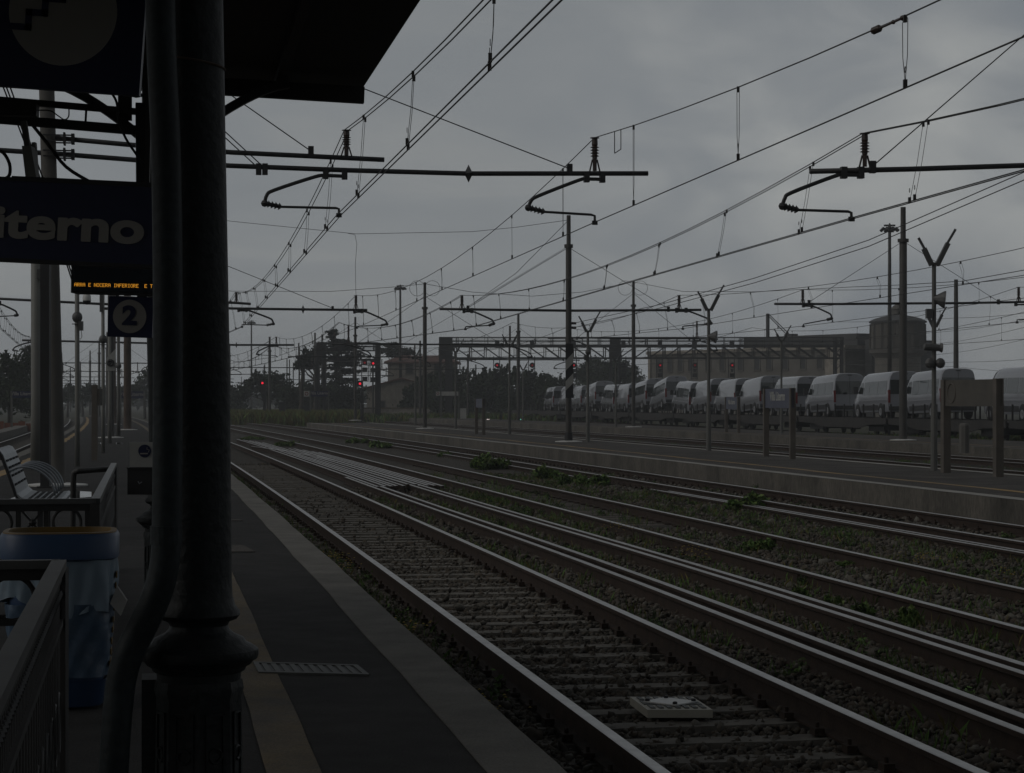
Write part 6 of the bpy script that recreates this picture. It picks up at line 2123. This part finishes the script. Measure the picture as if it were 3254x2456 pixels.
# ------------------------------------------------------------------ steel bench
a_ = TA(24.)
BO = G(60, 1587, .72); BO.z = Z1
t = thing('bench', 'perforated steel bench with hoop armrests on the near platform', 'bench', BO, a_)
prof = [(-.30, .98), (-.25, 1.0), (-.21, .985), (-.17, .93), (-.12, .80), (-.05, .60), (-.02, .50), (.03, .455), (.12, .435), (.3, .43), (.42, .44), (.46, .445), (.49, .425), (.49, .39)]
for k in range(4):
    y0, y1 = .02 + .56 * k, .56 * (k + 1) - .015
    b = MB(); vs, fs = [], []
    for x, z in prof: vs += [V((x, y0, z)), V((x, y1, z))]
    for i in range(len(prof) - 1): fs.append((2 * i, 2 * i + 1, 2 * i + 3, 2 * i + 2))
    n = len(vs); vs += [v + V((-.006, 0, -.012)) for v in vs]
    fs += [tuple(n + q_ for q_ in reversed(f)) for f in fs]
    b.add(vs, fs); b.cur = 1
    for x, z in ((-.145, .865), (-.115, .79), (-.085, .7), (-.05, .6)):
        for yy in (.12, .26, .40): b.box(x - .008, x + .012, y0 + yy - .035, y0 + yy + .035, z - .012, z + .012)
    for x in (.1, .17, .24, .31, .38):
        for yy in (.08, .18, .28, .38, .48): b.box(x - .018, x + .018, y0 + yy - .025, y0 + yy + .025, .425, .443)
    b.build('seat_panel', [M['bench'], M['black']], t, local=True)
for k in range(5):
    y = .56 * k
    pts = [V((-.115 + .46 * (1 - math.cos(u)) / 2 * 1.1, y, .70 + .14 * math.sin(u) - .22 * (u / math.pi) ** 2)) for u in [i * math.pi / 14 for i in range(15)]]
    b = MB(); b.tube(pts, .012, 8); b.build('armrest', M['bench'], t, True, local=True)
for y in (-.01, 2.25):
    b = MB()
    for i in range(len(prof) - 1): b.bar((prof[i][0] - .01, y, prof[i][1] - .03), (prof[i + 1][0] - .01, y, prof[i + 1][1] - .03), .03, .05, (0, 1, 0))
    b.build('end_frame', M['dark_steel'], t, local=True)
for y in (.25, 2.0):
    b = MB(); b.bar((.22, y, .42), (.22, y, .02), .06); b.box(.0, .45, y - .03, y + .03, 0, .025); b.build('leg', M['dark_steel'], t, local=True)

# shallow rain puddles that mirror the sky
pm = mat('puddle_water', (.02, .02, .02), .03, 0, var=.05, spec=1.)
for pts in (((22, 1590), (90, 1592), (190, 1586), (300, 1578), (301, 1563), (246, 1560), (150, 1566), (50, 1577)), ((308, 1410), (330, 1411), (330, 1406), (310, 1406)), ((365, 1411), (392, 1411), (388, 1406), (366, 1406)), ((418, 1406), (482, 1406), (482, 1404), (420, 1404))):
    b = MB(); b.add([G(x, y, Z1 + .004) for x, y in pts], [tuple(range(len(pts)))]); tag(b.build('puddle', pm), kind='structure')

# ------------------------------------------------------------------ things lying on the platform and track
c_ = [G(804, 2108, Z1), G(1136, 2118, Z1), G(1174, 2149, Z1), G(822, 2141, Z1)]
t = thing('drain_grate', 'slotted metal grate set across the worn yellow line beside the column foot', 'grate', c_[3])


def gq(f0, f1, g0, g1, z0, z1):
    b = MB()
    pt = lambda f, g_: c_[3].lerp(c_[2], f).lerp(c_[0].lerp(c_[1], f), g_) + V((0, 0, z0))
    b.prism([pt(f0, g0), pt(f1, g0), pt(f1, g1), pt(f0, g1)], (0, 0, z1 - z0))
    return b


b = MB()
for q_ in ((0, 1, 0, .1), (0, 1, .9, 1), (0, .05, .1, .9), (.95, 1, .1, .9)):
    x = gq(*q_, -.01, .012); n0 = len(b.v); b.v += x.v; b.f += [[i + n0 for i in f] for f in x.f]; b.mi += x.mi
b.build('frame', M['grate'], t)
b = MB()
for k in range(10):
    x = gq(.075 + .088 * k, .125 + .088 * k, .1, .9, -.01, .010); n0 = len(b.v); b.v += x.v; b.f += [[i + n0 for i in f] for f in x.f]; b.mi += x.mi
b.build('bars', M['grate'], t)
gq(.05, .95, .1, .9, -.012, .0045).build('black_sheet', M['black'], t)  # flat black sheet stands in for the shade between the bars
for (x0, y0, x1, y1, dx, lb) in ((738, 1754, 812, 1733, 40, 'flat pale cover plate in the platform just right of the column'), (736, 1655, 771, 1650, 8, 'thin pale cover plate farther along the platform, right of the column')):
    p = [G(x0, y0, Z1 + .004), G(x1, y0, Z1 + .004), G(x1 - dx, y1, Z1 + .004), G(x0 - dx, y1, Z1 + .004)]
    b = MB(); b.prism(p, (0, 0, .006)); tag(b.build('cover_plate', M['asphalt_far']), lb, 'cover plate')

zb_ = -.10
c_ = [G(2002, 2214, zb_), G(2199, 2214, zb_), G(2265, 2255, zb_), G(2057, 2255, zb_)]
ax = c_[2] - c_[3]; L = ax.length; an = math.atan2(ax.y, ax.x)
t = thing('track_balise', 'white box with a diamond shaped plate lying between the rails of the nearest track', 'track box', c_[3], an)
ay = c_[0] - c_[3]
u = V((math.cos(an), math.sin(an), 0)); w_ = V((-math.sin(an), math.cos(an), 0))
D, sh = ay.dot(w_), ay.dot(u)
q3 = lambda f, g_, z: V((L * f + sh * g_, D * g_, z))
b = MB(); b.prism([q3(0, 0, -.05), q3(1, 0, -.05), q3(1, 1, -.05), q3(0, 1, -.05)], (0, 0, .05)); b.build('case', M['balise'], t, local=True)
b = MB()
for k in range(7):
    for g0, g1 in ((.08, .3), (.7, .92)):
        f = .08 + .13 * k
        b.prism([q3(f, g0, .001), q3(f + .07, g0, .001), q3(f + .07, g1, .001), q3(f, g1, .001)], (0, 0, .006))
b.prism([q3(.05, .36, .001), q3(.95, .36, .001), q3(.95, .64, .001), q3(.05, .64, .001)], (0, 0, .004))
b.build('slots', M['grate'], t, local=True)
b = MB(); b.prism([q3(.08, .5, .006), q3(.5, .2, .006), q3(.92, .5, .006), q3(.5, .8, .006)], (0, 0, .008)); b.build('diamond_plate', M['white'], t, local=True)
for f, g_ in ((.14, .5), (.86, .5), (.5, .26), (.5, .74)):
    b = MB(); p = q3(f, g_, .014); b.lathe([(.015, 0), (.015, .012), (.008, .016)], p, 8); b.build('bolt', M['black'], t, local=True)
b = MB(); b.box(.1, L - .1, .05, D - .05, -.17, -.051); b.build('bracket', M['rust'], t, local=True)
